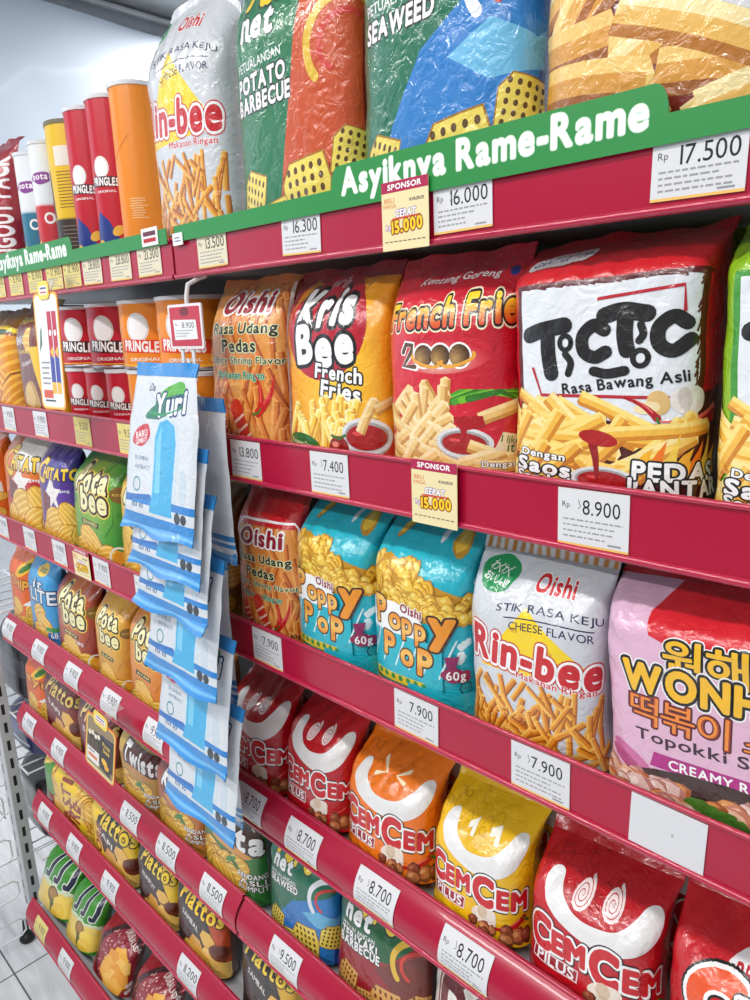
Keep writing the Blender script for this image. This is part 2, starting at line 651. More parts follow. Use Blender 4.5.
# ------------------------------------------------------------------ plain solids
class Solid:
    """boxes, bars, tubes and lathes collected into ONE plain mesh object"""

    def __init__(self):
        self.v, self.f = [], []

    def face_grid(self, rings, close_u=True, cap=True):
        b = len(self.v)
        n = len(rings[0])
        for r in rings:
            self.v += [tuple(p) for p in r]
        for j in range(len(rings) - 1):
            for i in range(n if close_u else n - 1):
                i2 = (i + 1) % n
                self.f.append((b + j * n + i, b + j * n + i2, b + (j + 1) * n + i2, b + (j + 1) * n + i))
        if cap:
            self.f.append(tuple(b + i for i in range(n))[::-1])
            self.f.append(tuple(b + (len(rings) - 1) * n + i for i in range(n)))
        return self

    def box(self, x0, x1, y0, y1, z0, z1, bev=0.0):
        if bev <= 0:
            r0 = [(x0, y0, z0), (x1, y0, z0), (x1, y1, z0), (x0, y1, z0)]
            r1 = [(x, y, z1) for x, y, _ in r0]
            return self.face_grid([r0, r1])
        b = bev

        def ring(i, z):
            return [(x0 + i, y0 + i + b, z), (x0 + i + b, y0 + i, z), (x1 - i - b, y0 + i, z), (x1 - i, y0 + i + b, z),
                    (x1 - i, y1 - i - b, z), (x1 - i - b, y1 - i, z), (x0 + i + b, y1 - i, z), (x0 + i, y1 - i - b, z)]
        return self.face_grid([ring(b, z0), ring(0, z0 + b), ring(0, z1 - b), ring(b, z1)])

    def extrude_x(self, prof, x0, x1):
        """closed profile of (y, z) points run along x"""
        return self.face_grid([[(x0, y, z) for y, z in prof], [(x1, y, z) for y, z in prof]])

    def tube(self, pts, r, n=8):
        P = [Vector(p) for p in pts]
        rings = []
        for i, p in enumerate(P):
            d = (P[min(i + 1, len(P) - 1)] - P[max(i - 1, 0)]).normalized()
            a = d.orthogonal().normalized() if i == 0 else (ref - d * ref.dot(d)).normalized()
            ref = a
            b = d.cross(a)
            rings.append([p + a * r * math.cos(2 * PI * k / n) + b * r * math.sin(2 * PI * k / n) for k in range(n)])
        return self.face_grid(rings)

    def lathe(self, prof, n=40, cx=0, cy=0):
        rings = [[(cx + r * math.cos(2 * PI * k / n), cy + r * math.sin(2 * PI * k / n), z) for k in range(n)] for r, z in prof]
        return self.face_grid(rings)

    def obj(self, name, mat, parent=None, smooth=False):
        me = bpy.data.meshes.new(name)
        me.from_pydata(self.v, [], self.f)
        me.update()
        if smooth:
            me.polygons.foreach_set('use_smooth', np.ones(len(me.polygons), dtype=bool))
            me.set_sharp_from_angle(angle=R(40))
        me.materials.append(mat)
        o = bpy.data.objects.new(name, me)
        COL.objects.link(o)
        if parent:
            o.parent = parent
        return o


def tag(o, label, cat, group=None, kind=None):
    o['label'] = label
    o['category'] = cat
    if group:
        o['group'] = group
    if kind:
        o['kind'] = kind
    return o


def structure(o, label=None):
    o['kind'] = 'structure'
    if label:
        o['label'] = label
    return o


def thing(name, label, cat, loc=(0, 0, 0), group=None):
    o = bpy.data.objects.new(name, None)
    o.empty_display_size = 0.03
    COL.objects.link(o)
    o.location = loc
    return tag(o, label, cat, group)


def dup(root, loc, label, lean=None, roll=None, yaw=None):
    r = root.copy()
    COL.objects.link(r)
    r.location = loc
    r['label'] = label
    e = list(r.rotation_euler)
    if lean is not None:
        e[0] = -R(lean)
    if roll is not None:
        e[1] = R(roll)
    if yaw is not None:
        e[2] = R(yaw)
    r.rotation_euler = e
    for ch in list(root.children):
        c = ch.copy()
        COL.objects.link(c)
        c.parent = r
    return r


# ------------------------------------------------------------------ bags
FILM = dict(rough=0.32, coat=0.8, bump=0.34, scale=75.0, coat_rough=.07)


def wrinkles(X, Z, W, H, seed, amp):
    rr = random.Random(seed)
    v = Z / H
    out = np.zeros_like(X)
    for k in range(7):                      # broad soft dents and sharper diagonal creases
        a = rr.uniform(-.9, .9) + (PI / 2 if k % 2 else 0)
        f = rr.uniform(18, 48)
        ph = rr.uniform(0, 6)
        q = (X * math.cos(a) + Z * math.sin(a)) * f + ph + 1.3 * np.sin(X * rr.uniform(10, 28) + Z * rr.uniform(10, 28) + ph)
        out += rr.uniform(.2, .5) * (np.abs(np.sin(q)) - .63)
    s = np.clip((v - .55) / .45, 0, 1)
    c = np.zeros_like(X)
    for k in range(4):                      # gathers running down from the top seal
        f = rr.uniform(60, 190)
        a = rr.uniform(-.5, .5)
        c += rr.uniform(.4, 1) * (np.abs(np.sin((X * math.cos(a) + Z * math.sin(a)) * f + rr.uniform(0, 6) + 2.5 * np.sin(Z * rr.uniform(20, 50)))) - .6)
    b = np.clip((.18 - v) / .18, 0, 1)
    e = np.clip((np.abs(X) / (W / 2) - .55) / .45, 0, 1)
    return amp * (out * (.45 + .75 * s) + .75 * c * s + .5 * c * b + .35 * c * e)


def bag_surface(W, H, D, nu, nv, seed, amp, expo=3.0, top=.68, back_lean=.35, front=True, shoulder=0.0, top_b=.03, neck=0.0, bot=.72):
    """half of a filled pouch as a grid, its mid plane at y = 0, uniform in arc length"""
    rr = random.Random(seed + 77)
    p1, p2 = rr.uniform(0, 6), rr.uniform(0, 6)
    P = np.zeros((nv + 1, nu + 1, 3))
    ph = np.linspace(0, PI, 181)
    S0 = None
    for j in range(nv + 1):
        v = j / nv
        a = W / 2 * (.955 + .045 * (2 * v - 1) ** 4 + .008 * math.sin(9 * v + p1) + .005 * math.sin(23 * v + p2)) * (1 - neck * max(0, (v - .7) / .3))
        g = 1.0
        if v < .12:
            g = bot + (1 - bot) * math.sin(v / .12 * PI / 2)
        s = max(0, (v - top) / (1 - top))
        g *= max(top_b, (1 - s ** 2.1))
        b = D / 2 * g
        x = -a * np.sign(np.cos(ph)) * np.abs(np.cos(ph)) ** (2 / expo)
        y = -b * np.abs(np.sin(ph)) ** (2 / expo)
        L = np.concatenate([[0], np.cumsum(np.hypot(np.diff(x), np.diff(y)))])
        q = np.linspace(0, L[-1], nu + 1)
        xx, yy = np.interp(q, L, x), np.interp(q, L, y)
        if abs(v - .45) < .5 / nv + 1e-9:
            S0 = L[-1]
        yc = D / 2 * back_lean * s * s
        z = v * H - shoulder * np.abs(xx / (W / 2)) ** 3 * s
        P[j, :, 0] = xx
        P[j, :, 1] = (yy if front else -yy) + yc
        P[j, :, 2] = z
    t = np.linspace(-1, 1, nu + 1)[None]
    w = wrinkles(P[..., 0], P[..., 2], W, H, seed, amp) * (1 - np.abs(t) ** 5)
    N = grid_normals(P)
    P = P + (N if front else -N) * w[..., None] * np.clip(np.arange(nv + 1) / nv * 12, 0, 1)[:, None, None] * np.clip((1 - np.arange(nv + 1) / nv) * 20, .15, 1)[:, None, None]
    return P, S0


def make_bag(name, label, cat, X, y0, z, W, H, D, lean, roll, art, side, seal, res=(28, 36), seed=1, amp=.0016, expo=3.0,
             top=.68, seal_h=.012, seal_tilt=35, mat=None, group=None, yaw=0, shoulder=0.0, back_lean=.35, seal2=None, bot=.72, neck=0.0, shift=.085):
    mat = mat or printed('printed_film', **FILM)
    lift = .003 + D / 2 * bot * abs(math.sin(R(lean))) + W / 2 * abs(math.sin(R(roll)))
    root = thing(name, label, cat, (X, y0 + D / 2, z + lift), group)
    root.rotation_mode = 'ZYX'
    root.rotation_euler = (-R(lean), R(roll), R(yaw))
    nu, nv = res
    Hp = H - seal_h * math.cos(R(seal_tilt)) * .8
    P, S0 = bag_surface(W, Hp, D, nu, nv, seed, amp, expo, top, back_lean, shoulder=shoulder, neck=neck, bot=bot)
    B = Build()
    k = S0 / W / 2
    B.printed_grid(P, art, .5 - k - shift, .5 + k - shift, 0, art.A)
    Q, _ = bag_surface(W, Hp, D, max(10, nu // 3), nv, seed, amp * .6, expo, top, back_lean, front=False, shoulder=shoulder, neck=neck, bot=bot)
    sc = side
    if callable(side):
        v = np.linspace(0, art.A, nv + 1)[:, None].repeat(Q.shape[1], 1)
        sc = side(np.full_like(v, 1.3), v)
    B.grid(Q, sc, flip=True)
    bot = np.stack([P[0, ::2], Q[0, :: 1][np.round(np.linspace(0, Q.shape[1] - 1, P[0, ::2].shape[0])).astype(int)]])
    B.grid(bot[::-1], side(np.full((2, bot.shape[1]), .5), np.zeros((2, bot.shape[1]))) if callable(side) else side)
    B.obj('pouch', mat, root)
    # crimped top seal
    if seal_h > 0:
        e = P[-1]
        n = 61
        xs = np.interp(np.linspace(0, 1, n), np.linspace(0, 1, len(e)), e[:, 0])
        ys = np.interp(np.linspace(0, 1, n), np.linspace(0, 1, len(e)), (e[:, 1] + Q[-1][np.round(np.linspace(0, Q.shape[1] - 1, len(e))).astype(int), 1]) / 2)
        zs = np.interp(np.linspace(0, 1, n), np.linspace(0, 1, len(e)), e[:, 2])
        rr = random.Random(seed + 5)
        wob = .002 * np.sin(xs * 60 + rr.uniform(0, 6)) + .0012 * np.sin(xs * 150 + rr.uniform(0, 6))
        th = np.linspace(0, 1, 5)
        rows = []
        for t in th:
            off = wob * t + .00045 * np.sin(np.arange(n) * PI * .8)
            rows.append(np.stack([xs, ys + math.sin(R(seal_tilt)) * seal_h * t + off * math.cos(R(seal_tilt)), zs + math.cos(R(seal_tilt)) * seal_h * t - off * math.sin(R(seal_tilt))], 1))
        F = np.array(rows)
        thick = np.array([0, .0007, 0])
        S = Build()
        colr = np.array(seal, float)
        if seal2 is not None:
            stripe = (np.arange(n) % 4 < 2)[None, :, None]
            colr = np.where(stripe, np.array(seal, float), np.array(seal2, float)) * np.ones((5, 1, 1))
        S.grid(F - thick, colr)
        S.grid(F + thick, colr, flip=True)
        edge = np.stack([F[-1] - thick, F[-1] + thick])
        S.grid(edge, np.array(seal, float))
        S.obj('top_seal', mat, root)
    return root
# ================================================================== camera
cam = bpy.data.cameras.new('camera')
cam.sensor_fit = 'VERTICAL'
cam.sensor_height = 36
cam.lens = 36 * 722.8 / 1000
cam.clip_start = 0.02
co = bpy.data.objects.new('camera', cam)
COL.objects.link(co)
yaw, pit, rol = -0.7848, 0.2376, -0.0364
fw = Vector((math.sin(yaw) * math.cos(pit), math.cos(yaw) * math.cos(pit), -math.sin(pit)))
rt = fw.cross(Vector((0, 0, 1))).normalized()
up = rt.cross(fw)
r2 = rt * math.cos(rol) + up * math.sin(rol)
u2 = -rt * math.sin(rol) + up * math.cos(rol)
M = Matrix((r2, u2, -fw)).transposed().to_4x4()
M.translation = Vector((.8208, -.4904, 1.53))
co.matrix_world = M
scene.camera = co

scene.view_settings.view_transform = 'Standard'
scene.view_settings.look = 'None'
scene.view_settings.gamma = 1
scene.view_settings.exposure = 0.0
scene.view_settings.use_curve_mapping = False

# ================================================================== light
w = bpy.data.worlds.new('world')
scene.world = w
w.use_nodes = True
w.node_tree.nodes['Background'].inputs['Color'].default_value = (.93, .97, 1, 1)
w.node_tree.nodes['Background'].inputs['Strength'].default_value = 0.30


def lamp(name, loc, sx, sy, energy, rot=(0, 0, 0), col=(1, .98, .96)):
    l = bpy.data.lights.new(name, 'AREA')
    l.shape = 'RECTANGLE'
    l.size, l.size_y = sx, sy
    l.energy = energy
    l.color = col
    o = bpy.data.objects.new(name, l)
    COL.objects.link(o)
    o.location = loc
    o.rotation_euler = rot
    return o


# fluorescent battens along the aisle, plus fill lamps added behind the shelving
lamp('ceiling_area_light', (.3, -.95, 2.66), 2.4, .10, 24)
lamp('ceiling_area_light', (-1.3, -.95, 2.66), 1.2, .10, 14)
lamp('ceiling_area_light', (.2, -2.2, 2.66), 2.6, .10, 50)
lamp('ceiling_area_light', (-.9, 1.35, 2.66), 2.0, .10, 36)  # unseen lamp added behind the shelving to brighten the end wall and top
lamp('ceiling_area_light', (1.2, 1.35, 2.66), 2.0, .10, 16)  # second unseen fill lamp added in that row

# ================================================================== room shell
FLOOR = solid('floor_tile_base', (214, 216, 218), rough=.28, var=.03, scale=6)


def tile_material():
    m, nt, b = _nodes('floor_tiles')
    tc = nt.nodes.new('ShaderNodeTexCoord')
    mp = nt.nodes.new('ShaderNodeMapping')
    mp.inputs['Location'].default_value = (.881, .11, 0)
    br = nt.nodes.new('ShaderNodeTexBrick')
    br.offset = 0
    br.inputs['Scale'].default_value = 1
    br.inputs['Brick Width'].default_value = .42
    br.inputs['Row Height'].default_value = .42
    br.inputs['Mortar Size'].default_value = .0022
    br.inputs['Mortar Smooth'].default_value = .2
    br.inputs['Color1'].default_value = (*lin((222, 224, 226)), 1)
    br.inputs['Color2'].default_value = (*lin((216, 218, 221)), 1)
    br.inputs['Mortar'].default_value = (*lin((92, 95, 98)), 1)
    no = nt.nodes.new('ShaderNodeTexNoise')
    no.inputs['Scale'].default_value = 9
    no.inputs['Detail'].default_value = 6
    no.inputs['Distortion'].default_value = 2.5
    ms = nt.nodes.new('ShaderNodeMapping')
    ms.inputs['Scale'].default_value = (.35, 2.2, 1)
    rp = nt.nodes.new('ShaderNodeValToRGB')
    rp.color_ramp.elements[0].position = .3
    rp.color_ramp.elements[0].color = (.80, .81, .82, 1)
    rp.color_ramp.elements[1].position = .68
    rp.color_ramp.elements[1].color = (1, 1, 1, 1)
    mx = nt.nodes.new('ShaderNodeMix')
    mx.data_type = 'RGBA'
    mx.blend_type = 'MULTIPLY'
    mx.inputs['Factor'].default_value = 1
    L = nt.links.new
    L(tc.outputs['Object'], mp.inputs['Vector'])
    L(mp.outputs['Vector'], br.inputs['Vector'])
    L(tc.outputs['Object'], ms.inputs['Vector'])
    L(ms.outputs['Vector'], no.inputs['Vector'])
    L(no.outputs['Fac'], rp.inputs['Fac'])
    L(br.outputs['Color'], mx.inputs['A'])
    L(rp.outputs['Color'], mx.inputs['B'])
    L(mx.outputs['Result'], b.inputs['Base Color'])
    b.inputs['Roughness'].default_value = .22
    return m


structure(Solid().box(-2.2, 2.6, -3.2, 2.4, -.05, 0).obj('floor', tile_material()), 'pale glazed floor tiles with dark grout')
structure(Solid().box(-2.2, 2.6, -3.2, 2.4, 2.76, 2.82).obj('ceiling', solid('ceiling_paint', (176, 180, 182), rough=.8)), 'grey ceiling')
structure(Solid().box(-2.2, -2.06, -3.2, 2.4, 0, 2.76).obj('wall_left', solid('wall_paint', (206, 212, 220), rough=.7)), 'pale end wall behind the plastic sheet')
structure(Solid().box(-2.06, 2.6, 2.3, 2.4, 0, 2.76).obj('wall_back', solid('wall_paint', (206, 212, 220), rough=.7)), 'pale back wall')
structure(Solid().tube([(-2.03, -3.1, 2.735), (-2.03, 2.29, 2.735)], .012).obj('trim_1', solid('pale_pipe', (206, 210, 214), rough=.3)), 'thin pale rail under the ceiling')


def plastic_sheet():
    """glossy pale sheet of plastic hung over the end wall"""
    rr = random.Random(3)
    ny, nz = 90, 60
    P = np.zeros((nz + 1, ny + 1, 3))
    Y = np.linspace(-3.0, 2.2, ny + 1)[None] * np.ones((nz + 1, 1))
    Z = np.linspace(.9, 2.66, nz + 1)[:, None] * np.ones((1, ny + 1))
    d = np.zeros_like(Y)
    for k in range(7):
        a = rr.uniform(0, PI)
        f = rr.uniform(3, 8)
        d += .009 * np.sin((Y * math.cos(a) + Z * math.sin(a)) * f + rr.uniform(0, 6) + .8 * np.sin(Y * 2 + Z * 3 + k))
    for k in range(5):
        a = rr.uniform(0, PI)
        f = rr.uniform(4, 8)
        d += .010 * np.maximum(0, np.abs(np.sin((Y * math.cos(a) + Z * math.sin(a)) * f + rr.uniform(0, 6))) - .85)
    P[..., 0] = -1.985 + d
    P[..., 1] = Y
    P[..., 2] = Z
    B = Build()
    # seen from the aisle (+x): columns run along +y, rows up, so the normals face +x
    B.grid(P, (214, 226, 240))
    P2 = P.copy()
    P2[..., 0] -= .002
    B.grid(P2, (214, 226, 240), flip=True)
    o = B.obj('hanging_plastic_sheet', printed('glossy_sheet', rough=.36, coat=.04, coat_rough=.08, spec=.28))
    tag(o, 'glossy pale blue plastic sheet hung over the end wall above the cans', 'plastic sheet')


plastic_sheet()

# ================================================================== gondola shelving
ZT = {1: 1.639, 2: 1.4065, 3: 1.169, 4: .910, 5: .683, 6: .442, 7: .162}
ZB = {1: 1.5955, 2: 1.355, 3: 1.118, 4: .855, 5: .626, 6: .381, 7: .103}
Y0 = {7: -.055}
RISE = {4: .019, 5: .017, 6: .019, 7: .019}


def deck(l):
    return ZB[l] + .022


def lip(l, t, out=0.0):
    """point (y, z) on the face of a price rail, t 0 at the bottom to 1 at the top, pushed out by `out`"""
    y0, dy = Y0.get(l, 0.0), RISE.get(l, 0.0)
    h = ZT[l] - ZB[l]
    if l <= 3:
        return (y0 - out, ZB[l] + h * t)
    bul = .011
    y = y0 + dy * t - bul * 4 * t * (1 - t)
    ty, tz = dy - bul * 4 * (1 - 2 * t), h
    n = math.hypot(ty, tz)
    return (y - tz / n * out, ZB[l] + h * t + ty / n * out)


RAIL = solid('crimson_rail', (176, 10, 54), rough=.25, var=.03, scale=9, spec=.5, coat=.2)
RIM = solid('rail_rim', (184, 30, 68), rough=.16, var=.02, spec=.6, coat=.5)
TRAY = solid('grey_white_steel', (188, 190, 192), rough=.4, var=.03)
BACK = solid('back_panel_paint', (74, 70, 72), rough=.6, var=.04)
ORD = {1: 'top', 2: 'second', 3: 'third', 4: 'fourth', 5: 'fifth', 6: 'sixth', 7: 'bottom'}
BAYS = {'near': (.0025, .96), 'far': (-.9, -.0025)}
for bay, (xa, xb) in BAYS.items():
    for l in range(1, 8):
        t = thing('shelf', f'{ORD[l]} shelf of the {bay} bay with a crimson price rail', 'shelf', group=None)
        s = Solid()
        yb = Y0.get(l, 0)
        s.box(xa, xb, yb + .012 + RISE.get(l, 0), .40, deck(l) - .016, deck(l), .0015)
        s.box(xa, xb, yb + .006, yb + .014 + RISE.get(l, 0), ZB[l] + .001, deck(l) - .002)
        s.obj('deck', TRAY, t)
        n = 1 if l <= 3 else 10
        face = [lip(l, k / n) for k in range(n + 1)]
        back = [(y + .0035, z) for y, z in reversed(face)]
        Solid().extrude_x(face + back, xa, xb).obj('price_rail', RAIL, t, smooth=(l > 3))
        for tt in (0, 1):
            y, z = lip(l, tt)
            Solid().tube([(xa, y - .0005, z), (xb, y - .0005, z)], .0032 if tt == 0 else .0024, 10).obj('rail_rim', RIM, t, smooth=True)
        for x in ((xa + .004, xb - .006) if l < 7 else ()):
            Solid().face_grid([[(x, .40, deck(l) - .075), (x, .40, deck(l) - .017), (x, .19, deck(l) - .017), (x, .19, deck(l) - .03)],
                          [(x + .002, .40, deck(l) - .075), (x + .002, .40, deck(l) - .017), (x + .002, .19, deck(l) - .017), (x + .002, .19, deck(l) - .03)]]).obj('bracket', TRAY, t)
    tg = thing('gondola_back', f'grey steel back panel of the {bay} bay', 'shelving back panel')
    Solid().box(xa, xb, .412, .424, .0, 1.72).obj('panel', BACK, tg)
    Solid().box(xa, xb, .02, .40, 0.0, .085).obj('plinth', TRAY, tg)
    for x in (xa + .012, xb - .012):
        Solid().box(x - .012, x + .012, .402, .4115, 0, 1.74).obj('upright', TRAY, tg)
# ================================================================== package prints
FRY = [((255, 226, 130), (246, 190, 72), (214, 136, 34)), ((255, 216, 112), (240, 176, 58), (200, 118, 28)), ((255, 234, 160), (250, 206, 100), (222, 154, 52))]
STICK = [((250, 190, 78), (226, 146, 40), (176, 96, 22)), ((244, 176, 66), (214, 130, 34), (160, 84, 20)), ((252, 204, 104), (234, 160, 56), (186, 106, 28))]
PALE = [((252, 222, 160), (240, 196, 118), (206, 146, 70)), ((255, 230, 178), (244, 206, 134), (212, 158, 84))]
CHIP = ((250, 214, 110), (234, 180, 62), (170, 108, 26))
CHIPG = ((246, 210, 92), (226, 172, 48), (150, 92, 20))
WHT, BLK = (250, 250, 250), (18, 16, 18)


def art_rinbee(A):
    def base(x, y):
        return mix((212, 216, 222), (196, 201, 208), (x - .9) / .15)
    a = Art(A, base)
    a.ell(.12, A * .91, .17, .10, (24, 148, 84), -8, 26, wob=.07, seed=2)
    a.text('わくわく', .12, A * .93, w=.2, col=WHT, bold=.01, rot=-6)
    a.text('おいしい!!', .13, A * .885, w=.22, col=WHT, bold=.015, rot=-6)
    a.poly([(.10, A * .44), (.45, A * .80), (.98, A * .47)], (250, 216, 30))
    a.ell(.60, A * .60, .05, .03, (226, 180, 20))
    a.ell(.38, A * .68, .03, .02, (226, 180, 20))
    a.text('Oishi', .62, A * .905, w=.30, col=(206, 26, 36), bold=.05, halo=((.05, WHT), ), shear=.08)
    a.text('STIK RASA KEJU', .60, A * .795, w=.74, h=.062, col=(30, 34, 78), bold=.012, arc=.28)
    a.stroke([(.30 + t * .6, A * .752 - .28 * (t * .6 - .3) ** 2) for t in np.linspace(0, 1, 9)], .008, (30, 34, 78))
    a.text('CHEESE FLAVOR', .62, A * .715, w=.56, h=.052, col=(30, 34, 78), bold=.008, arc=.28)
    a.text('Rin-bee', .50, A * .545, w=.96, h=.24, col=(206, 28, 40), bold=.06, rot=-4, halo=((.115, (196, 40, 40)), (.075, WHT)), shear=.05)
    a.text('Makanan Ringan', .66, A * .43, w=.54, h=.06, col=(206, 28, 40), bold=.03, rot=-3, halo=((.06, WHT), ))
    a.fries(22, (.02, A * .20, .98, A * .32), (.22, .34), (.035, .05), (50, 130), STICK, seed=5, bend=.05)
    a.fries(50, (-.08, .03, 1.08, A * .21), (.24, .38), (.04, .055), (20, 160), STICK, seed=8, bend=.06)
    a.fries(6, (.2, A * .26, .95, A * .38), (.16, .24), (.035, .045), (40, 150), STICK, seed=12, bend=.04)
    return a


def art_shrimp(A, framed=False):
    def base(x, y):
        return mix((226, 132, 52), (238, 168, 84), .5 + .5 * np.sin(x * 9 + y * 7))
    a = Art(A, base)
    a.fries(70, (-.1, 0, 1.1, A), (.26, .42), (.06, .085), (55, 125), [((246, 176, 98), (230, 138, 62), (188, 92, 34)), ((240, 164, 84), (222, 126, 50), (176, 82, 30))], seed=4, bend=.03)
    if framed:
        a.poly([(-.5, A * .80), (1.5, A * .80), (1.5, A * 1.02), (-.5, A * 1.02)], (206, 26, 34))
        a.rect(-.5, 0, .04, A, (206, 26, 34))
        a.rect(.96, 0, 1.5, A, (160, 22, 30))
        a.stroke([(.05, 0), (.05, A * .80), (.10, A * .835), (.90, A * .835), (.95, A * .80), (.95, 0)], .022, WHT)
        y = .725
    else:
        a.rect(.94, 0, .975, A, (238, 226, 214))
        a.rect(.975, 0, 1.5, A, (150, 24, 34))
        y = .895
    a.text('Oishi', .46, A * y, w=.66, h=.18, col=(150, 18, 42), bold=.06, halo=((.09, WHT), ), shear=.06)
    a.text('Rasa Udang', .47, A * (y - .155), w=.80, h=.115, col=(34, 40, 20), bold=.05, halo=((.07, (236, 240, 190)), ))
    a.text('Pedas', .44, A * (y - .245), w=.44, h=.105, col=(34, 40, 20), bold=.05, halo=((.07, (236, 240, 190)), ))
    a.text('Spicy Shrimp Flavor', .50, A * (y - .335), w=.86, h=.075, col=(40, 74, 30), bold=.03, halo=((.07, (240, 244, 200)), ))
    a.text('Makanan Ringan', .44, A * (y - .42), w=.60, h=.075, col=(28, 116, 84), bold=.03, halo=((.08, (180, 226, 190)), ))
    a.chili(.74, A * (y - .52), .34, 60)
    a.chili(.66, A * (y - .50), .28, 100)
    a.prawn(.62, A * .13, .62, -42)
    a.prawn(.30, A * .12, .42, -50)
    a.text('60g', .86, A * .06, w=.10, col=(60, 20, 10), bold=.03)
    return a


def art_kris(A):
    def base(x, y):
        r = np.hypot(x - .55, (y - A * .5) * .8)
        return mix(mix((255, 214, 60), (248, 160, 24), r / .55), (202, 26, 24), np.clip((.26 * A - y) / .2, 0, 1) * .9 + np.clip((r - .62) / .2, 0, 1))
    a = Art(A, base)
    a.rect(-.5, A * .93, 1.5, A * 1.02, (150, 18, 40))
    a.rect(-.5, 0, .03, A, (150, 18, 40))
    a.stroke([(.10, A * .93), (.03, A * .7), (.06, A * .5)], .05, (214, 150, 30))
    a.ell(.42, A * .70, .385, .36, (186, 18, 44), 0, 36)
    a.text('gurih', .40, A * .915, w=.2, col=(250, 220, 220), bold=0, shear=.2)
    a.text('Kris', .42, A * .785, w=.56, h=.27, col=WHT, bold=.07, halo=((.10, BLK), ), bounce=.5, seed=3)
    a.text('Bee', .43, A * .60, w=.56, h=.27, col=WHT, bold=.07, halo=((.10, BLK), ), bounce=.4, seed=6)
    a.text('French', .56, A * .455, w=.42, h=.10, col=WHT, bold=.05, halo=((.10, BLK), ), rot=-5, bounce=.3)
    a.text('Fries', .58, A * .365, w=.36, h=.11, col=WHT, bold=.05, halo=((.10, BLK), ), rot=-6, bounce=.3)
    a.fries(34, (.06, A * .06, .78, A * .20), (.28, .40), (.062, .082), (62, 122), [((255, 244, 170), (252, 220, 92), (228, 168, 44)), ((255, 236, 140), (250, 206, 70), (222, 150, 34))], seed=3, bend=.05)
    a.ell(.20, A * .075, .18, .075, (34, 112, 44), -8)
    a.text('Kentang Goreng!', .20, A * .075, w=.30, h=.045, col=(246, 240, 190), bold=.02, rot=-8)
    a.bowl(.78, A * .14, .19, .12)
    a.fry(.80, A * .24, .24, .07, 62, PALE[1], .05)
    a.fry(.98, A * .31, .26, .07, 22, PALE[0], .05)
    a.ell(.56, A * .07, .09, .085, (150, 22, 20))
    a.ell(.53, A * .09, .03, .02, (236, 140, 120))
    a.stroke([(.50, A * .135), (.56, A * .12), (.62, A * .14)], .02, (60, 110, 40))
    a.rect(.66, 0, .84, .05, (214, 180, 90))
    a.remap(dy=.045 * A)
    a.rect(-.5, -.01, .2, .046 * A, (60, 100, 40)).rect(.2, -.01, 1.5, .046 * A, (196, 60, 24))
    return a


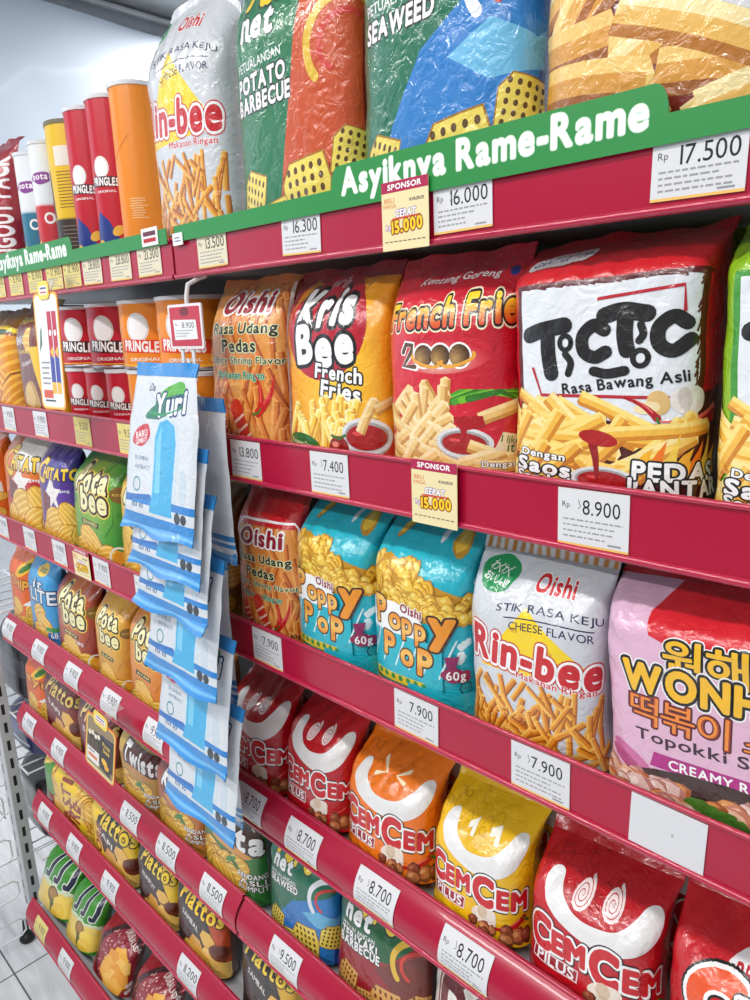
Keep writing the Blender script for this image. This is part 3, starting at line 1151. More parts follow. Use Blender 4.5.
def art_fries(A, top=True):
    def base(x, y):
        return mix((196, 16, 42), (222, 30, 54), .5 + .5 * np.sin(3 * x + 2 * y)) if top else mix((92, 24, 18), (150, 40, 26), x)
    a = Art(A, base)
    if top:
        a.text('Kentang Goreng', .50, A * .915, w=.66, h=.06, col=WHT, bold=.015, shear=.3, halo=((.04, (120, 10, 30)), ), rot=2)
        a.ell(.93, A * .93, .035, .03, (30, 50, 130))
        a.ell(.47, A * .575, .36, .13, lambda x, y: mix((250, 236, 200), (208, 24, 48), np.hypot((x - .47) / .36, (y - A * .575) / .13)), n=40)
        gr = lambda x, y: mix((214, 40, 34), (255, 216, 40), (y - A * .70) / .17)
        a.text('French Fries', .53, A * .765, w=1.08, h=.20, col=gr, bold=.06, rot=2, halo=((.13, (250, 238, 200)), (.075, BLK)), taper=.12)
        a.stroke([(.17, A * .585), (.20, A * .625), (.26, A * .62), (.25, A * .585), (.17, A * .515), (.28, A * .512)], .05, WHT)
        a.stroke([(.17, A * .585), (.20, A * .622), (.255, A * .617), (.245, A * .585), (.17, A * .518), (.27, A * .515)], .032, (96, 66, 34))
        for cx in (.345, .475, .615):
            a.ell(cx, A * .565, .085, .085, WHT)
        for cx in (.345, .475, .615):
            a.ell(cx, A * .565, .072, .072, lambda x, y, c=cx: mix((198, 158, 96), (70, 42, 22), np.hypot(x - c + .03, y - A * .565 - .03) / .1))
        a.ring(.36, A * .545, .11, .035, .022, (240, 170, 60), -14, 170, 380)
        a.ring(.60, A * .550, .12, .038, .022, (240, 170, 60), 14, 160, 372)
        for k in range(6):
            a.stroke([(.42 + .05 * k, A * .33 + .01 * k), (.62 + .05 * k, A * .40), (.98, A * .40 - .012 * k)], .045, [(70, 160, 34), (120, 196, 50), (44, 120, 26)][k % 3], w1=.02)
        n, sd = 16, 21
        a.fries(14, (.0, A * .22, .5, A * .36), (.30, .42), (.07, .09), (25, 150), PALE, seed=sd, bend=.12)
        a.fries(22, (-.02, A * .02, .75, A * .24), (.30, .44), (.08, .10), (-30, 60), PALE, seed=9, bend=.14)
        a.fry(.90, A * .31, .34, .085, 18, PALE[0], .1)
        a.bowl(.63, A * .16, .20, .10)
        a.poly([(.56, A * .28), (.76, A * .29), (.78, A * .24), (.66, A * .22), (.64, A * .17), (.61, A * .22)], (176, 14, 28))
        a.fries(6, (.75, A * .03, 1.05, A * .12), (.3, .4), (.07, .09), (-40, 30), PALE, seed=6)
        a.poly([(.83, A * .13), (1.0, A * .11), (1.02, A * .19), (.88, A * .215)], (240, 220, 180))
        a.text('I like', .93, A * .178, w=.12, col=(30, 110, 50), bold=.02, rot=-10)
        a.text('it', .93, A * .14, w=.05, col=(30, 110, 50), bold=.02, rot=-10)
        a.text('Dengan', .86, A * .06, w=.22, h=.05, col=WHT, bold=.04, halo=((.08, BLK), ))
        a.text('Saos', .86, A * .015, w=.24, h=.06, col=WHT, bold=.04, halo=((.08, BLK), ))
    else:
        big = [((255, 232, 170), (240, 188, 92), (188, 118, 40)), ((252, 216, 136), (232, 172, 76), (172, 100, 34)), ((250, 206, 120), (224, 158, 64), (160, 92, 30))]
        a.fries(16, (-.05, 0, 1.0, A * .66), (.50, .75), (.12, .155), (15, 75), big, seed=14, bend=.12)
        a.fries(8, (-.05, 0, .9, A * .4), (.50, .7), (.13, .16), (-35, 30), big, seed=3, bend=.14)
        a.bowl(.86, A * .40, .28, .13)
        a.fry(.62, A * .28, .7, .14, -22, big[0], .12)
        a.text('2000', .5, A * .9, w=.6, col=(240, 200, 80), bold=.05, halo=((.08, BLK), ))
    if top:
        a.remap(1, 0, .93, .075 * A)
    return a


def art_tictic(A, main=(206, 24, 36), dark=(84, 26, 22), green=False):
    edge = (60, 150, 40) if green else (90, 14, 22)

    def base(x, y):
        m = np.array(main, float)
        d = np.array(dark, float)
        return mix(m, d, np.clip((A * .47 - y) / .02, 0, 1) * np.clip((x - .45) / .02, 0, 1))
    a = Art(A, base)
    rr = random.Random(4)
    for k in range(26):
        x, y = rr.uniform(.98, 1.5), rr.uniform(A * .5, A * .95)
        a.ring(x, y, .05, .05, .008, tuple(max(0, int(c * .86)) for c in main), 0, 0, 300, 12)
    a.poly([(.01, A * .30), (.0, A * .84), (.94, A * .855), (.955, A * .28)], edge)
    a.poly([(.045, A * .30), (.03, A * .82), (.90, A * .835), (.925, A * .28)], (232, 236, 242))
    for k in range(30):
        t = k / 30
        a.stroke([(.02 + .93 * t + rr.uniform(-.01, .01), A * (.825 + .014 * t) + rr.uniform(-.008, .008)), (.06 + .93 * t, A * (.825 + .014 * t) + rr.uniform(-.01, .01))], .012, edge)
        a.stroke([(.905 + rr.uniform(-.012, .012), A * (.33 + .5 * t)), (.915 + rr.uniform(-.012, .012), A * (.36 + .5 * t))], .010, edge)
    a.stroke([(.45, A * .765), (.83, A * .795), (.84, A * .70)], .016, (190, 30, 48), caps=False)
    a.stroke([(.11, A * .50), (.16, A * .385), (.90, A * .385)], .016, (190, 30, 48), caps=False)
    if True:
        k = (26, 24, 26)
        a.curve([(0.087, A * .635), (0.171, A * .655), (0.288, A * .670)], .085, k)
        a.curve([(0.196, A * .64), (0.200, A * .56), (0.217, A * .475)], .080, k)
        a.ring(0.293, A * .60, .030, .036, .026, k)
        a.curve([(0.293, A * .555), (0.322, A * .52), (0.309, A * .475)], .036, k)
        a.curve([(0.490, A * .645), (0.440, A * .665), (0.385, A * .625), (0.389, A * .565), (0.444, A * .54), (0.498, A * .56)], .066, k)
        a.curve([(0.440, A * .485), (0.507, A * .475), (0.591, A * .487)], .05, k)
        a.curve([(0.490, A * .70), (0.574, A * .715), (0.683, A * .70)], .082, k)
        a.curve([(0.587, A * .69), (0.587, A * .62), (0.599, A * .565)], .076, k)
        a.curve([(0.658, A * .66), (0.671, A * .625), (0.654, A * .60)], .036, k)
        a.ring(0.662, A * .535, .034, .038, .026, k)
        a.curve([(0.851, A * .66), (0.797, A * .685), (0.738, A * .645), (0.742, A * .585), (0.801, A * .56), (0.868, A * .60)], .066, k)
    a.text('Rasa Bawang Asli', .575, A * .435, w=.60, h=.075, col=BLK, bold=.03, rot=7, bounce=.4, seed=9)
    a.text('GANTAR TOP', .17, A * .935, w=.3, h=.03, col=(30, 50, 130), bold=.02, rot=5, halo=((.6, WHT), ))
    a.ell(.88, A * .375, .085, .07, (238, 232, 226))
    a.ell(.86, A * .38, .03, .06, (216, 206, 200), 12)
    a.ell(.75, A * .365, .05, .06, (224, 186, 120), 15)
    a.ell(.70, A * .345, .06, .03, (244, 224, 176), 10)
    a.chili(.84, A * .325, .62, 186, (176, 14, 34), -.22, .12)
    a.chili(.66, A * .345, .20, 150, (176, 14, 34), .2, .18)
    a.fries(20, (-.05, A * .18, .55, A * .32), (.34, .5), (.065, .085), (-45, 25), FRY, seed=11)
    a.fries(28, (-.05, .0, .8, A * .22), (.32, .5), (.065, .085), (-40, 60), FRY, seed=31)
    a.fry(.74, A * .25, .52, .075, 6, FRY[0], .03)
    for k in range(7):
        x = .70 + .055 * k
        a.poly([(x - .04, A * .08), (x + .035, A * .08), (x + .02, A * .15), (x + .035, A * (.19 + .03 * ((k * 7) % 3))), (x - .01, A * .165), (x - .03, A * .14)], [(250, 180, 40), (240, 120, 24), (252, 210, 80)][k % 3])
    a.bowl(.50, A * .045, .17, .07)
    a.stroke([(.44, A * .21), (.46, A * .13), (.47, A * .05)], .05, (150, 16, 20), w1=.02)
    a.ell(.47, A * .215, .10, .04, (176, 24, 24), -10)
    a.text('Dengan', .17, A * .125, w=.26, h=.055, col=WHT, bold=.05, halo=((.09, BLK), ), rot=-4)
    a.text('Saos', .17, A * .075, w=.32, h=.085, col=WHT, bold=.06, halo=((.09, BLK), ), rot=-4)
    a.text('Sambal', .17, A * .022, w=.32, h=.06, col=WHT, bold=.05, halo=((.09, BLK), ), rot=-4)
    a.text('PEDAS', .84, A * .095, w=.40, h=.10, col=WHT, bold=.06, halo=((.10, BLK), ), bounce=.25)
    a.text('LANTAR', .85, A * .03, w=.46, h=.09, col=WHT, bold=.06, halo=((.10, BLK), ), bounce=.2)
    a.remap(1, 0, .90, .10 * A)
    return a


def art_poppy(A):
    a = Art(A, (30, 184, 204))
    rr = random.Random(2)
    for x, y in ((.32, .90), (.60, .83), (.98, .30), (.95, .22), (1.12, .6), (.9, .12), (.05, .06)):
        for k in range(4):
            a.ell(x + rr.uniform(-.04, .04), A * y + rr.uniform(-.03, .03), .035, .03, (232, 244, 246), wob=.06, seed=k)
    a.flakes(3, (.85, A * .80, .95, A * .86), (.09, .10), [((250, 220, 110), (240, 194, 60), (206, 150, 34))], seed=4)
    a.flakes(2, (.0, A * .82, .03, A * .90), (.07, .08), [((250, 220, 110), (240, 194, 60), (206, 150, 34))], seed=4)
    pc = [((255, 232, 130), (246, 206, 74), (206, 150, 30)), ((255, 224, 110), (240, 190, 56), (196, 136, 26))]
    a.poly([(-.5, A * .38), (-.5, A * .64), (.1, A * .72), (.5, A * .66), (.95, A * .56), (1.3, A * .50), (1.3, A * .40)], (206, 150, 30))
    for x0, y0, x1, y1, n, sd in ((-.1, .44, .25, .70, 34, 1), (.2, .44, .5, .68, 34, 2), (.45, .44, .75, .61, 26, 3), (.7, .42, 1.15, .54, 26, 5)):
        a.flakes(n, (x0, A * y0, x1, A * y1), (.05, .075), pc, seed=sd)
    a.poly([(-.2, A * .46), (.1, A * .47), (.3, A * .475), (.52, A * .43), (.62, A * .37), (.62, A * .2), (-.2, A * .2)], WHT)
    a.rect(-.3, 0, .78, A * .29, (30, 184, 204))
    for k in range(6):
        a.stroke([(-.05 + k * .16, A * .10), (.10 + k * .16, A * .32)], .016, (220, 240, 242))
    a.rect(-.3, -.01, .60, A * .045, (226, 206, 60))
    for k in range(8):
        a.ell(-.04 + .09 * k, A * .025, .025, .025, (40, 150, 80))
    a.text('Oishi', .47, A * .445, w=.24, col=(150, 18, 42), bold=.05, halo=((.09, WHT), ), rot=-7)
    c = lambda x, y: mix((240, 150, 40), (250, 196, 100), .5 + .5 * np.sin(y * 30))
    a.text('P', .10, A * .41, h=.24, col=c, bold=.05, halo=((.06, (70, 34, 16)), ), rot=5)
    a.text('o', .28, A * .36, h=.14, col=c, bold=.05, halo=((.06, (70, 34, 16)), ), rot=-5)
    a.text('p', .42, A * .33, h=.19, col=c, bold=.05, halo=((.06, (70, 34, 16)), ))
    a.text('p', .57, A * .315, h=.19, col=c, bold=.05, halo=((.06, (70, 34, 16)), ))
    a.text('y', .78, A * .345, h=.28, w=.25, col=(238, 150, 40), bold=.07, halo=((.06, (70, 34, 16)), ))
    a.text('P', .20, A * .215, h=.22, col=c, bold=.06, halo=((.06, (70, 34, 16)), ), rot=-4)
    a.text('o', .41, A * .165, h=.15, col=c, bold=.06, halo=((.06, (70, 34, 16)), ))
    a.text('P', .61, A * .165, h=.24, col=c, bold=.06, halo=((.06, (70, 34, 16)), ), rot=-4)
    a.poly([(.80, A * .225), (.92, A * .235), (.885, A * .155), (.825, A * .15)], (140, 24, 90))
    a.ell(.86, A * .125, .09, .06, (150, 24, 80), wob=.08)
    a.ell(.94, A * .118, .08, .05, (150, 24, 80), wob=.08)
    a.text('60g', .89, A * .115, w=.16, col=WHT, bold=.03)
    a.ring(.97, A * .05, .05, .05, .008, BLK)
    a.text('HALAL', .97, A * .05, w=.06, col=BLK, bold=.02)
    a.remap(.90, .0, 1.0, .14 * A)
    a.rect(-.5, -.01, .5, .12 * A, (206, 190, 70)).rect(.42, -.01, 1.6, .16 * A, (30, 184, 204))
    for k in range(9):
        a.ell(-.06 + .07 * k, A * (.05 + .04 * (k % 2)), .02, .02, (40, 150, 80))
    return a


def art_wonhae(A):
    a = Art(A, (226, 182, 208))
    a.poly([(.20, A * 1.02), (.16, A * .92), (.20, A * .83), (.42, A * .78), (1.0, A * .78), (1.5, A * .82), (1.5, A * 1.02)], (212, 26, 40))
    a.text('원해', .45, A * .76, w=.36, h=.17, col=(246, 190, 40), bold=.03, halo=((.10, (240, 238, 240)), (.07, BLK)))
    a.text('WONHAE', .50, A * .635, w=.86, h=.15, col=(246, 190, 40), bold=.07, halo=((.14, (240, 238, 240)), (.09, BLK)))
    a.text('떡볶이', .33, A * .485, w=.46, h=.15, col=(170, 60, 30), bold=.02, halo=((.06, (90, 16, 14)), ), rot=-2)
    a.text('떡볶이', .33, A * .485, w=.445, h=.138, col=(240, 140, 50), bold=-.015, rot=-2)
    a.text('스낵', .74, A * .462, w=.25, h=.11, col=(170, 60, 30), bold=.02, halo=((.06, (90, 16, 14)), ), rot=-2)
    a.text('스낵', .74, A * .462, w=.24, h=.102, col=(240, 140, 50), bold=-.015, rot=-2)
    a.text('Topokki Snack', .50, A * .37, w=.74, h=.075, col=(60, 24, 50), bold=.025, rot=1)
    a.poly([(.20, A * .235), (.22, A * .305), (.92, A * .30), (.95, A * .27), (.92, A * .235)], (178, 28, 130))
    a.text('CREAMY ROSE', .53, A * .268, w=.48, h=.05, col=WHT, bold=.03)
    a.ell(.10, A * .245, .12, .035, (206, 110, 160), -25)
    a.ell(.07, A * .22, .10, .03, (180, 80, 130), -25)
    a.ell(.55, A * .02, .66, .25, (60, 34, 30))
    a.flakes(70, (-.05, 0, .95, A * .14), (.05, .09), [((252, 226, 206), (240, 190, 160), (206, 130, 100)), ((250, 236, 226), (232, 200, 190), (190, 130, 120)), ((244, 190, 120), (226, 150, 80), (176, 96, 50))], seed=5)
    for k in range(9):
        a.ell(.42 + .02 * k + .04 * (k % 3), A * .13 - .008 * k, .05, .03, (70, 120, 40), wob=.15, seed=k)
    a.spiral(1.0, A * .05, .11, 2.5, .02, (90, 14, 24))
    return a


def art_cem(A, main, eyes='swirl', ring=True):
    dk = tuple(int(c * .86) for c in main)

    def base(x, y):
        return mix(main, tuple(min(255, int(c * 1.06)) for c in main), .5 + .5 * np.sin(4 * x + 3 * y))
    a = Art(A, base)
    rr = random.Random(8)
    for k in range(40):
        a.ring(rr.uniform(-.2, 1.2), rr.uniform(0, A), .05, .05, .006, dk, 0, 0, 320, 14)
    pts_o = [(.06, A * .70), (.10, A * .735), (.17, A * .72), (.25, A * .63), (.38, A * .565), (.52, A * .555), (.66, A * .58), (.76, A * .65), (.84, A * .72), (.92, A * .735), (.96, A * .69),
             (.94, A * .60), (.86, A * .51), (.72, A * .44), (.54, A * .415), (.36, A * .44), (.20, A * .51), (.09, A * .61)]
    a.blob(pts_o, (240, 240, 240))
    if eyes == 'swirl':
        a.spiral(.37, A * .675, .075, 3.2, .018, (246, 226, 226))
        a.spiral(.60, A * .685, .075, 3.2, .018, (246, 226, 226))
    elif eyes == 'squint':
        a.stroke([(.30, A * .765), (.42, A * .70), (.30, A * .675)], .025, (250, 236, 200))
        a.stroke([(.66, A * .74), (.54, A * .70), (.66, A * .675)], .025, (250, 236, 200))
    else:
        for x in (.38, .64):
            a.poly([(x - .06, A * .705), (x + .03, A * .735), (x + .06, A * .635), (x + .01, A * .635), (x, A * .68), (x - .05, A * .67)], (250, 250, 236))
    lt = (('C', .10, .335, .24, .20), ('EM', .335, .315, .155, .27), ('C', .60, .315, .25, .21), ('EM', .865, .295, .155, .28))
    for grow, cc in ((.026, BLK), (.016, WHT), (0, (206, 24, 36))):
        a.layer += 1
        for s_, x, y, h, w_ in lt:
            n0 = len(a.ops)
            a.text(s_, x, A * y, w=w_ + 2 * grow, h=h + 2 * grow, col=cc, bold=.09 + grow * 4.2, gap=.05)
    a.poly([(.04, A * .12), (.05, A * .215), (.42, A * .20), (.41, A * .105)], (240, 220, 220))
    a.poly([(.05, A * .13), (.06, A * .205), (.41, A * .19), (.40, A * .115)], (160, 20, 40))
    a.text('PILUS', .235, A * .16, w=.30, h=.075, col=WHT, bold=.03, rot=-2)
    a.ell(.62, A * .13, .12, .08, (240, 228, 214), wob=.08)
    a.ell(.60, A * .16, .05, .05, (220, 196, 170))
    a.chili(.80, A * .12, .36, 195, (190, 20, 24), -.2, .16)
    a.flakes(9, (.5, .0, 1.0, A * .08), (.05, .075), [((190, 110, 80), (150, 76, 50), (96, 44, 28)), ((226, 160, 110), (196, 120, 74), (130, 70, 40))], seed=3)
    a.remap(sy=1.12, dy=.045 * A)
    return a


def art_crunch(A):
    a = Art(A, (200, 20, 34))
    a.ell(.55, A * .80, .26, .12, (240, 238, 240))
    a.text('BENFRIED', .58, A * .80, w=.46, col=(190, 20, 40), bold=.04)
    a.text('C', .28, A * .60, h=.38, w=.36, col=(240, 90, 40), bold=.1, halo=((.10, BLK), (.06, WHT)))
    a.text('EMCEM', .80, A * .58, w=.8, h=.24, col=(216, 30, 36), bold=.08, halo=((.14, BLK), (.09, WHT)))
    a.text('Crunchy', .48, A * .38, w=.76, h=.16, col=(244, 240, 240), bold=.02, halo=((.05, (120, 10, 24)), ))
    a.flakes(26, (.0, 0, 1.0, A * .22), (.06, .09), [((250, 210, 130), (232, 176, 84), (180, 116, 44))], seed=3)
    return a


def art_taro(A, kind):
    if kind == 'bbq':
        a = Art(A, (20, 118, 74))
        a.poly([(.36, 0), (.42, A * .22), (.52, A * .55), (.62, A * .9), (.9, A * 1.05), (1.6, A * 1.05), (1.6, 0)], (206, 82, 36))
        a.poly([(.40, 0), (.42, A * .20), (.70, A * .24), (1.05, A * .18), (1.6, A * .2), (1.6, 0)], (150, 26, 36))
        a.poly([(1.0, A * 1.05), (.94, A * .5), (1.0, 0), (1.6, 0), (1.6, A * 1.05)], (140, 36, 24))
        words = ('PETUALANGAN', 'POTATO', 'BARBECUE')
    elif kind == 'teriyaki':
        a = Art(A, (24, 96, 56))
        a.poly([(-.5, A * .46), (.3, A * .44), (.6, A * .55), (1.0, A * .98), (1.6, A * 1.05), (1.6, 0), (-.5, 0)], (158, 30, 40))
        a.poly([(.45, A * .42), (.7, A * .62), (1.1, A * .9), (1.6, A * .9), (1.6, A * .2), (.9, A * .2)], (120, 52, 40))
        words = ('PETUALANGAN', 'TERIYAKI', 'BARBECUE')
    else:
        a = Art(A, (16, 112, 82))
        a.poly([(.16, 0), (.22, A * .26), (.40, A * .46), (.70, A * .60), (1.0, A * .72), (1.6, A * .8), (1.6, 0)], (40, 128, 204))
        a.poly([(.9, 0), (.95, A * .3), (1.1, A * .6), (1.6, A * .7), (1.6, 0)], (24, 80, 160))
        a.poly([(.55, A * .42), (.75, A * .5), (.95, A * .44), (1.1, A * .5), (1.0, A * .36), (.75, A * .34)], (110, 190, 232))
        words = ('PETUALANGAN', 'SEAWEED', '')
    a.text('Taro', .34, A * .91, w=.62, h=.26, col=(250, 214, 30), bold=.08, halo=((.06, (30, 60, 30)), ), bounce=.25)
    a.text('net', .24, A * .755, w=.30, h=.13, col=WHT, bold=.06, halo=((.05, (20, 70, 50)), ))
    a.text(words[0], .25, A * .63, w=.40, h=.045, col=WHT, bold=.02, rot=4)
    a.text(words[1], .26, A * .565, w=.44, h=.085, col=WHT, bold=.06, halo=((.09, (30, 34, 30)), ), rot=4, shear=.12)
    if words[2]:
        a.text(words[2], .27, A * .495, w=.48, h=.085, col=WHT, bold=.06, halo=((.09, (30, 34, 30)), ), rot=4, shear=.12)
    if kind == 'teriyaki':
        pal = ((226, 170, 90), (210, 150, 70), (140, 80, 30), (120, 60, 24))
    else:
        pal = ((246, 222, 96), (240, 206, 70), (170, 120, 30), (96, 66, 24))
    a.netchip(.14, A * .13, .22, .30, -18, pal)
    a.netchip(.60, A * .14, .34, .32, 8, pal)
    a.netchip(.90, A * .26, .24, .22, -14, pal)
    a.ring(.86, A * .62, .22, .20, .05, (232, 190, 60) if kind != 'sea' else (240, 244, 250), 20, 20, 200)
    a.ring(.86, A * .62, .14, .12, .03, (214, 60, 50), 20, 40, 220)
    a.netchip(.36, A * .05, .22, .20, 12, pal)
    return a


def art_pota(A, body, dark, flav=('SAPI', 'PANGGANG'), glow=(250, 210, 60)):
    def base(x, y):
        r = np.hypot(x - .40, (y - A * .70) * .8)
        return mix(mix(glow, body, r / .55), dark, np.clip((x - .75) / .5, 0, 1) * .8)
    a = Art(A, base)
    rr = random.Random(9)
    for k in range(9):
        x, y = rr.uniform(.5, 1.2), rr.uniform(A * .2, A * .95)
        a.stroke([(x, y), (x + .1, y + .12), (x + .12, y + .3)], .03, tuple(int(c * .9) for c in body), w1=.004)
    cream, brown = (246, 238, 180), (60, 34, 18)
    a.text('Pota', .38, A * .785, w=.66, h=.25, col=cream, bold=.055, halo=((.16, (250, 220, 90)), (.11, brown)), bounce=.3, seed=4, rot=-2)
    a.text('bee', .44, A * .60, w=.54, h=.24, col=cream, bold=.06, halo=((.16, (250, 220, 90)), (.11, brown)), bounce=.25, seed=7, rot=-2)
    a.ell(.86, A * .68, .12, .08, (130, 96, 20))
    a.text('POTATO', .86, A * .68, w=.16, col=(230, 200, 90), bold=.02)
    a.poly([(.16, A * .36), (.17, A * .41), (.56, A * .39), (.55, A * .34)], (40, 60, 24))
    a.text(flav[0], .36, A * .375, w=.32, h=.035, col=(246, 226, 120), bold=.03, rot=-3)
    if len(flav) > 1:
        a.text(flav[1], .5, A * .30, w=.3, h=.05, col=WHT, bold=.03, rot=-3)
    a.chip(.36, A * .17, .26, .17, -24, CHIP, 6, 2)
    a.chip(.12, A * .09, .18, .13, 20, CHIP, 5, 3)
    a.chip(.66, A * .07, .20, .13, 10, CHIP, 5, 5)
    a.ring(.82, A * .09, .10, .10, .02, (240, 240, 230))
    a.ell(.82, A * .09, .07, .07, (232, 160, 50))
    a.remap(.92, .02)
    return a


def art_chitato(A, main, accent, alt):
    a = Art(A, main)
    a.poly([(-.2, A * .30), (.4, A * .62), (1.3, A * .52), (1.3, A * .25), (.4, A * .2)], accent)
    a.poly([(.1, A * .98), (.3, A * .70), (.9, A * .66), (1.3, A * .98), (1.3, A * 1.02), (.1, A * 1.02)], alt)
    a.poly([(.30, A * .60), (.44, A * .72), (.50, A * .60), (.66, A * .60), (.54, A * .50), (.6, A * .38), (.44, A * .46), (.32, A * .38), (.36, A * .50), (.22, A * .55)], (244, 236, 230))
    a.text('C', .12, A * .75, h=.34, w=.26, col=(252, 206, 36), bold=.06, halo=((.04, (60, 30, 20)), ))
    a.text('HITATO', .58, A * .74, w=.76, h=.16, col=(250, 204, 50), bold=.06, halo=((.09, (34, 24, 30)), ), shear=.05)
    a.text('Sapi Panggang', .55, A * .58, w=.5, h=.05, col=WHT, bold=.02)
    a.poly([(.05, A * .34), (.10, A * .58), (.34, A * .50), (.30, A * .30)], (120, 44, 34))
    a.chip(.38, A * .24, .30, .22, 20, CHIP, 6, 2)
    a.chip(.74, A * .34, .20, .15, -50, CHIP, 5, 4)
    a.chip(.66, A * .12, .24, .16, 30, CHIP, 5, 3)
    a.chip(.12, A * .10, .20, .15, 60, CHIP, 5, 6)
    a.chip(.92, A * .14, .18, .14, 80, CHIP, 5, 9)
    a.remap(.92, .03)
    return a


def art_lite(A):
    a = Art(A, (60, 156, 216))
    a.ell(.45, A * .885, .20, .09, (246, 206, 40))
    a.text('chips', .45, A * .885, w=.28, col=(40, 90, 60), bold=.03)
    a.text('it', .42, A * .735, w=.3, h=.14, col=(230, 240, 246), bold=.02, halo=((.08, (24, 50, 100)), ))
    a.text('LITE', .48, A * .60, w=.72, h=.22, col=(230, 240, 246), bold=.03, halo=((.08, (24, 50, 100)), ))
    a.chip(.40, A * .38, .20, .17, 20, CHIP, 4, 1)
    a.chip(.50, A * .26, .24, .18, -30, CHIP, 4, 2)
    a.chip(.34, A * .15, .24, .17, 10, CHIP, 4, 3)
    a.rect(.58, A * .20, .92, A * .25, (60, 150, 70))
    a.rect(.62, A * .10, .94, A * .19, (36, 110, 190))
    a.text('68g', .78, A * .145, w=.2, col=WHT, bold=.02)
    a.poly([(-.3, 0), (.2, A * .06), (1.4, A * .02), (1.4, -.05), (-.3, -.05)], (226, 236, 240))
    return a


def art_piattos(A, body=(96, 26, 30), word=(226, 190, 110), plate=None, second=(236, 190, 60), flav='SAPI', strip=False):
    a = Art(A, body)
    rr = random.Random(2)
    for k in range(20):
        x, y = rr.uniform(-.2, 1.2), rr.uniform(0, A)
        a.stroke([(x, y), (x + .12, y + .05)], .03, tuple(min(255, int(c * 1.2 + 6)) for c in body), w1=.005)
    a.poly([(.52, A * 1.02), (.62, A * .75), (.78, A * .4), (1.0, 0), (1.6, 0), (1.6, A * 1.02)], second)
    if plate:
        a.poly([(.02, A * .46), (.06, A * .74), (.52, A * .60), (.50, A * .34)], plate)
    a.text('Piattos', .46, A * .80, w=.86, h=.20, col=word, bold=.045, halo=((.07, (40, 20, 10)), ), rot=-4, shear=.12)
    a.text(flav, .28, A * .55, w=.36, h=.075, col=(240, 236, 226), bold=.03, rot=-16)
    for k, (x, y, q) in enumerate(((.62, .46, .13), (.40, .26, .16), (.66, .22, .17), (.24, .12, .16), (.52, .09, .18), (.84, .10, .15))):
        pts = [(x + q * math.cos(i * PI / 3 + k), A * y + q * .8 * math.sin(i * PI / 3 + k)) for i in range(6)]
        a.poly([(p[0] * 1.0 + .012, p[1] - .018) for p in pts], (160, 100, 30))
        a.poly(pts, [(238, 186, 84), (226, 168, 66), (246, 200, 104)][k % 3])
    a.ell(.80, A * .33, .15, .10, (120, 60, 34), 0)
    a.ell(.80, A * .345, .11, .07, (96, 40, 24), 0)
    if strip:
        a.poly([(-.3, A * 1.02), (.06, A * 1.02), (.10, A * .6), (.26, A * .2), (.30, 0), (-.1, 0), (-.3, A * .5)], (246, 206, 40))
        a.text('MORE', .10, A * .36, w=.5, h=.17, col=(150, 30, 30), bold=.05, rot=80)
    a.remap(.94, .02)
    return a


def art_more(A):
    a = Art(A, (150, 36, 34))
    a.chips(18, (.0, 0, 1.0, A), (.12, .18), CHIP, seed=3)
    a.poly([(-.4, A * .5), (.1, A * .9), (.2, A * .4), (-.2, A * .2)], (70, 150, 46))
    a.poly([(.18, A * .86), (.26, A * 1.02), (.62, A * 1.02), (.60, A * .6), (.74, A * .30), (.70, A * .02), (.46, -.02), (.38, A * .3)], (246, 206, 40))
    a.text('MORE', .56, A * .20, w=.44, h=.20, col=(150, 30, 30), bold=.05, rot=84)
    a.text('ASTIL', .44, A * .60, w=.46, h=.19, col=(150, 60, 30), bold=.05, rot=96)
    return a


def art_jumbo(A):
    a = Art(A, lambda x, y: mix((110, 40, 34), (130, 76, 40), x * .8))
    a.text('Potato', .22, A * .90, w=.4, h=.1, col=(206, 196, 90), bold=.04, rot=8, shear=.2)
    a.text('SNACK', .22, A * .72, w=.34, h=.11, col=(232, 230, 226), bold=.05, rot=4)
    a.text('Kentang', .28, A * .62, w=.34, h=.08, col=(240, 196, 50), bold=.03, rot=4)
    a.text('Rumput', .32, A * .52, w=.30, h=.08, col=(232, 226, 220), bold=.02, rot=12)
    a.ell(.34, A * .20, .22, .24, (196, 150, 70), 18, wob=.05)
    a.ell(.30, A * .24, .14, .15, (222, 184, 100), 18, wob=.06)
    a.chip(.40, A * .72, .10, .16, 0, CHIP, 4)
    a.poly([(.44, A * .66), (1.3, A * .68), (1.4, 0), (.72, 0)], (244, 200, 34))
    a.text('JUMBO', .82, A * .30, w=.80, h=.30, col=(110, 24, 24), bold=.06, rot=86)
    return a


def art_brownchips(A):
    a = Art(A, lambda x, y: mix((120, 62, 20), (176, 120, 40), y / A))
    a.ell(.6, A * .74, .30, .12, (240, 210, 40))
    a.ell(.6, A * .74, .24, .09, (30, 80, 40))
    a.chip(.66, A * .40, .36, .30, 20, ((250, 190, 70), (230, 150, 34), (150, 84, 16)), 8, 2)
    a.chip(.46, A * .20, .34, .26, -30, ((250, 190, 70), (226, 146, 32), (150, 84, 16)), 8, 4)
    a.chip(.80, A * .14, .28, .20, 30, ((250, 190, 70), (226, 146, 32), (150, 84, 16)), 7, 5)
    a.poly([(.82, A * .06), (.88, A * .16), (.96, A * .05)], (240, 236, 226))
    return a


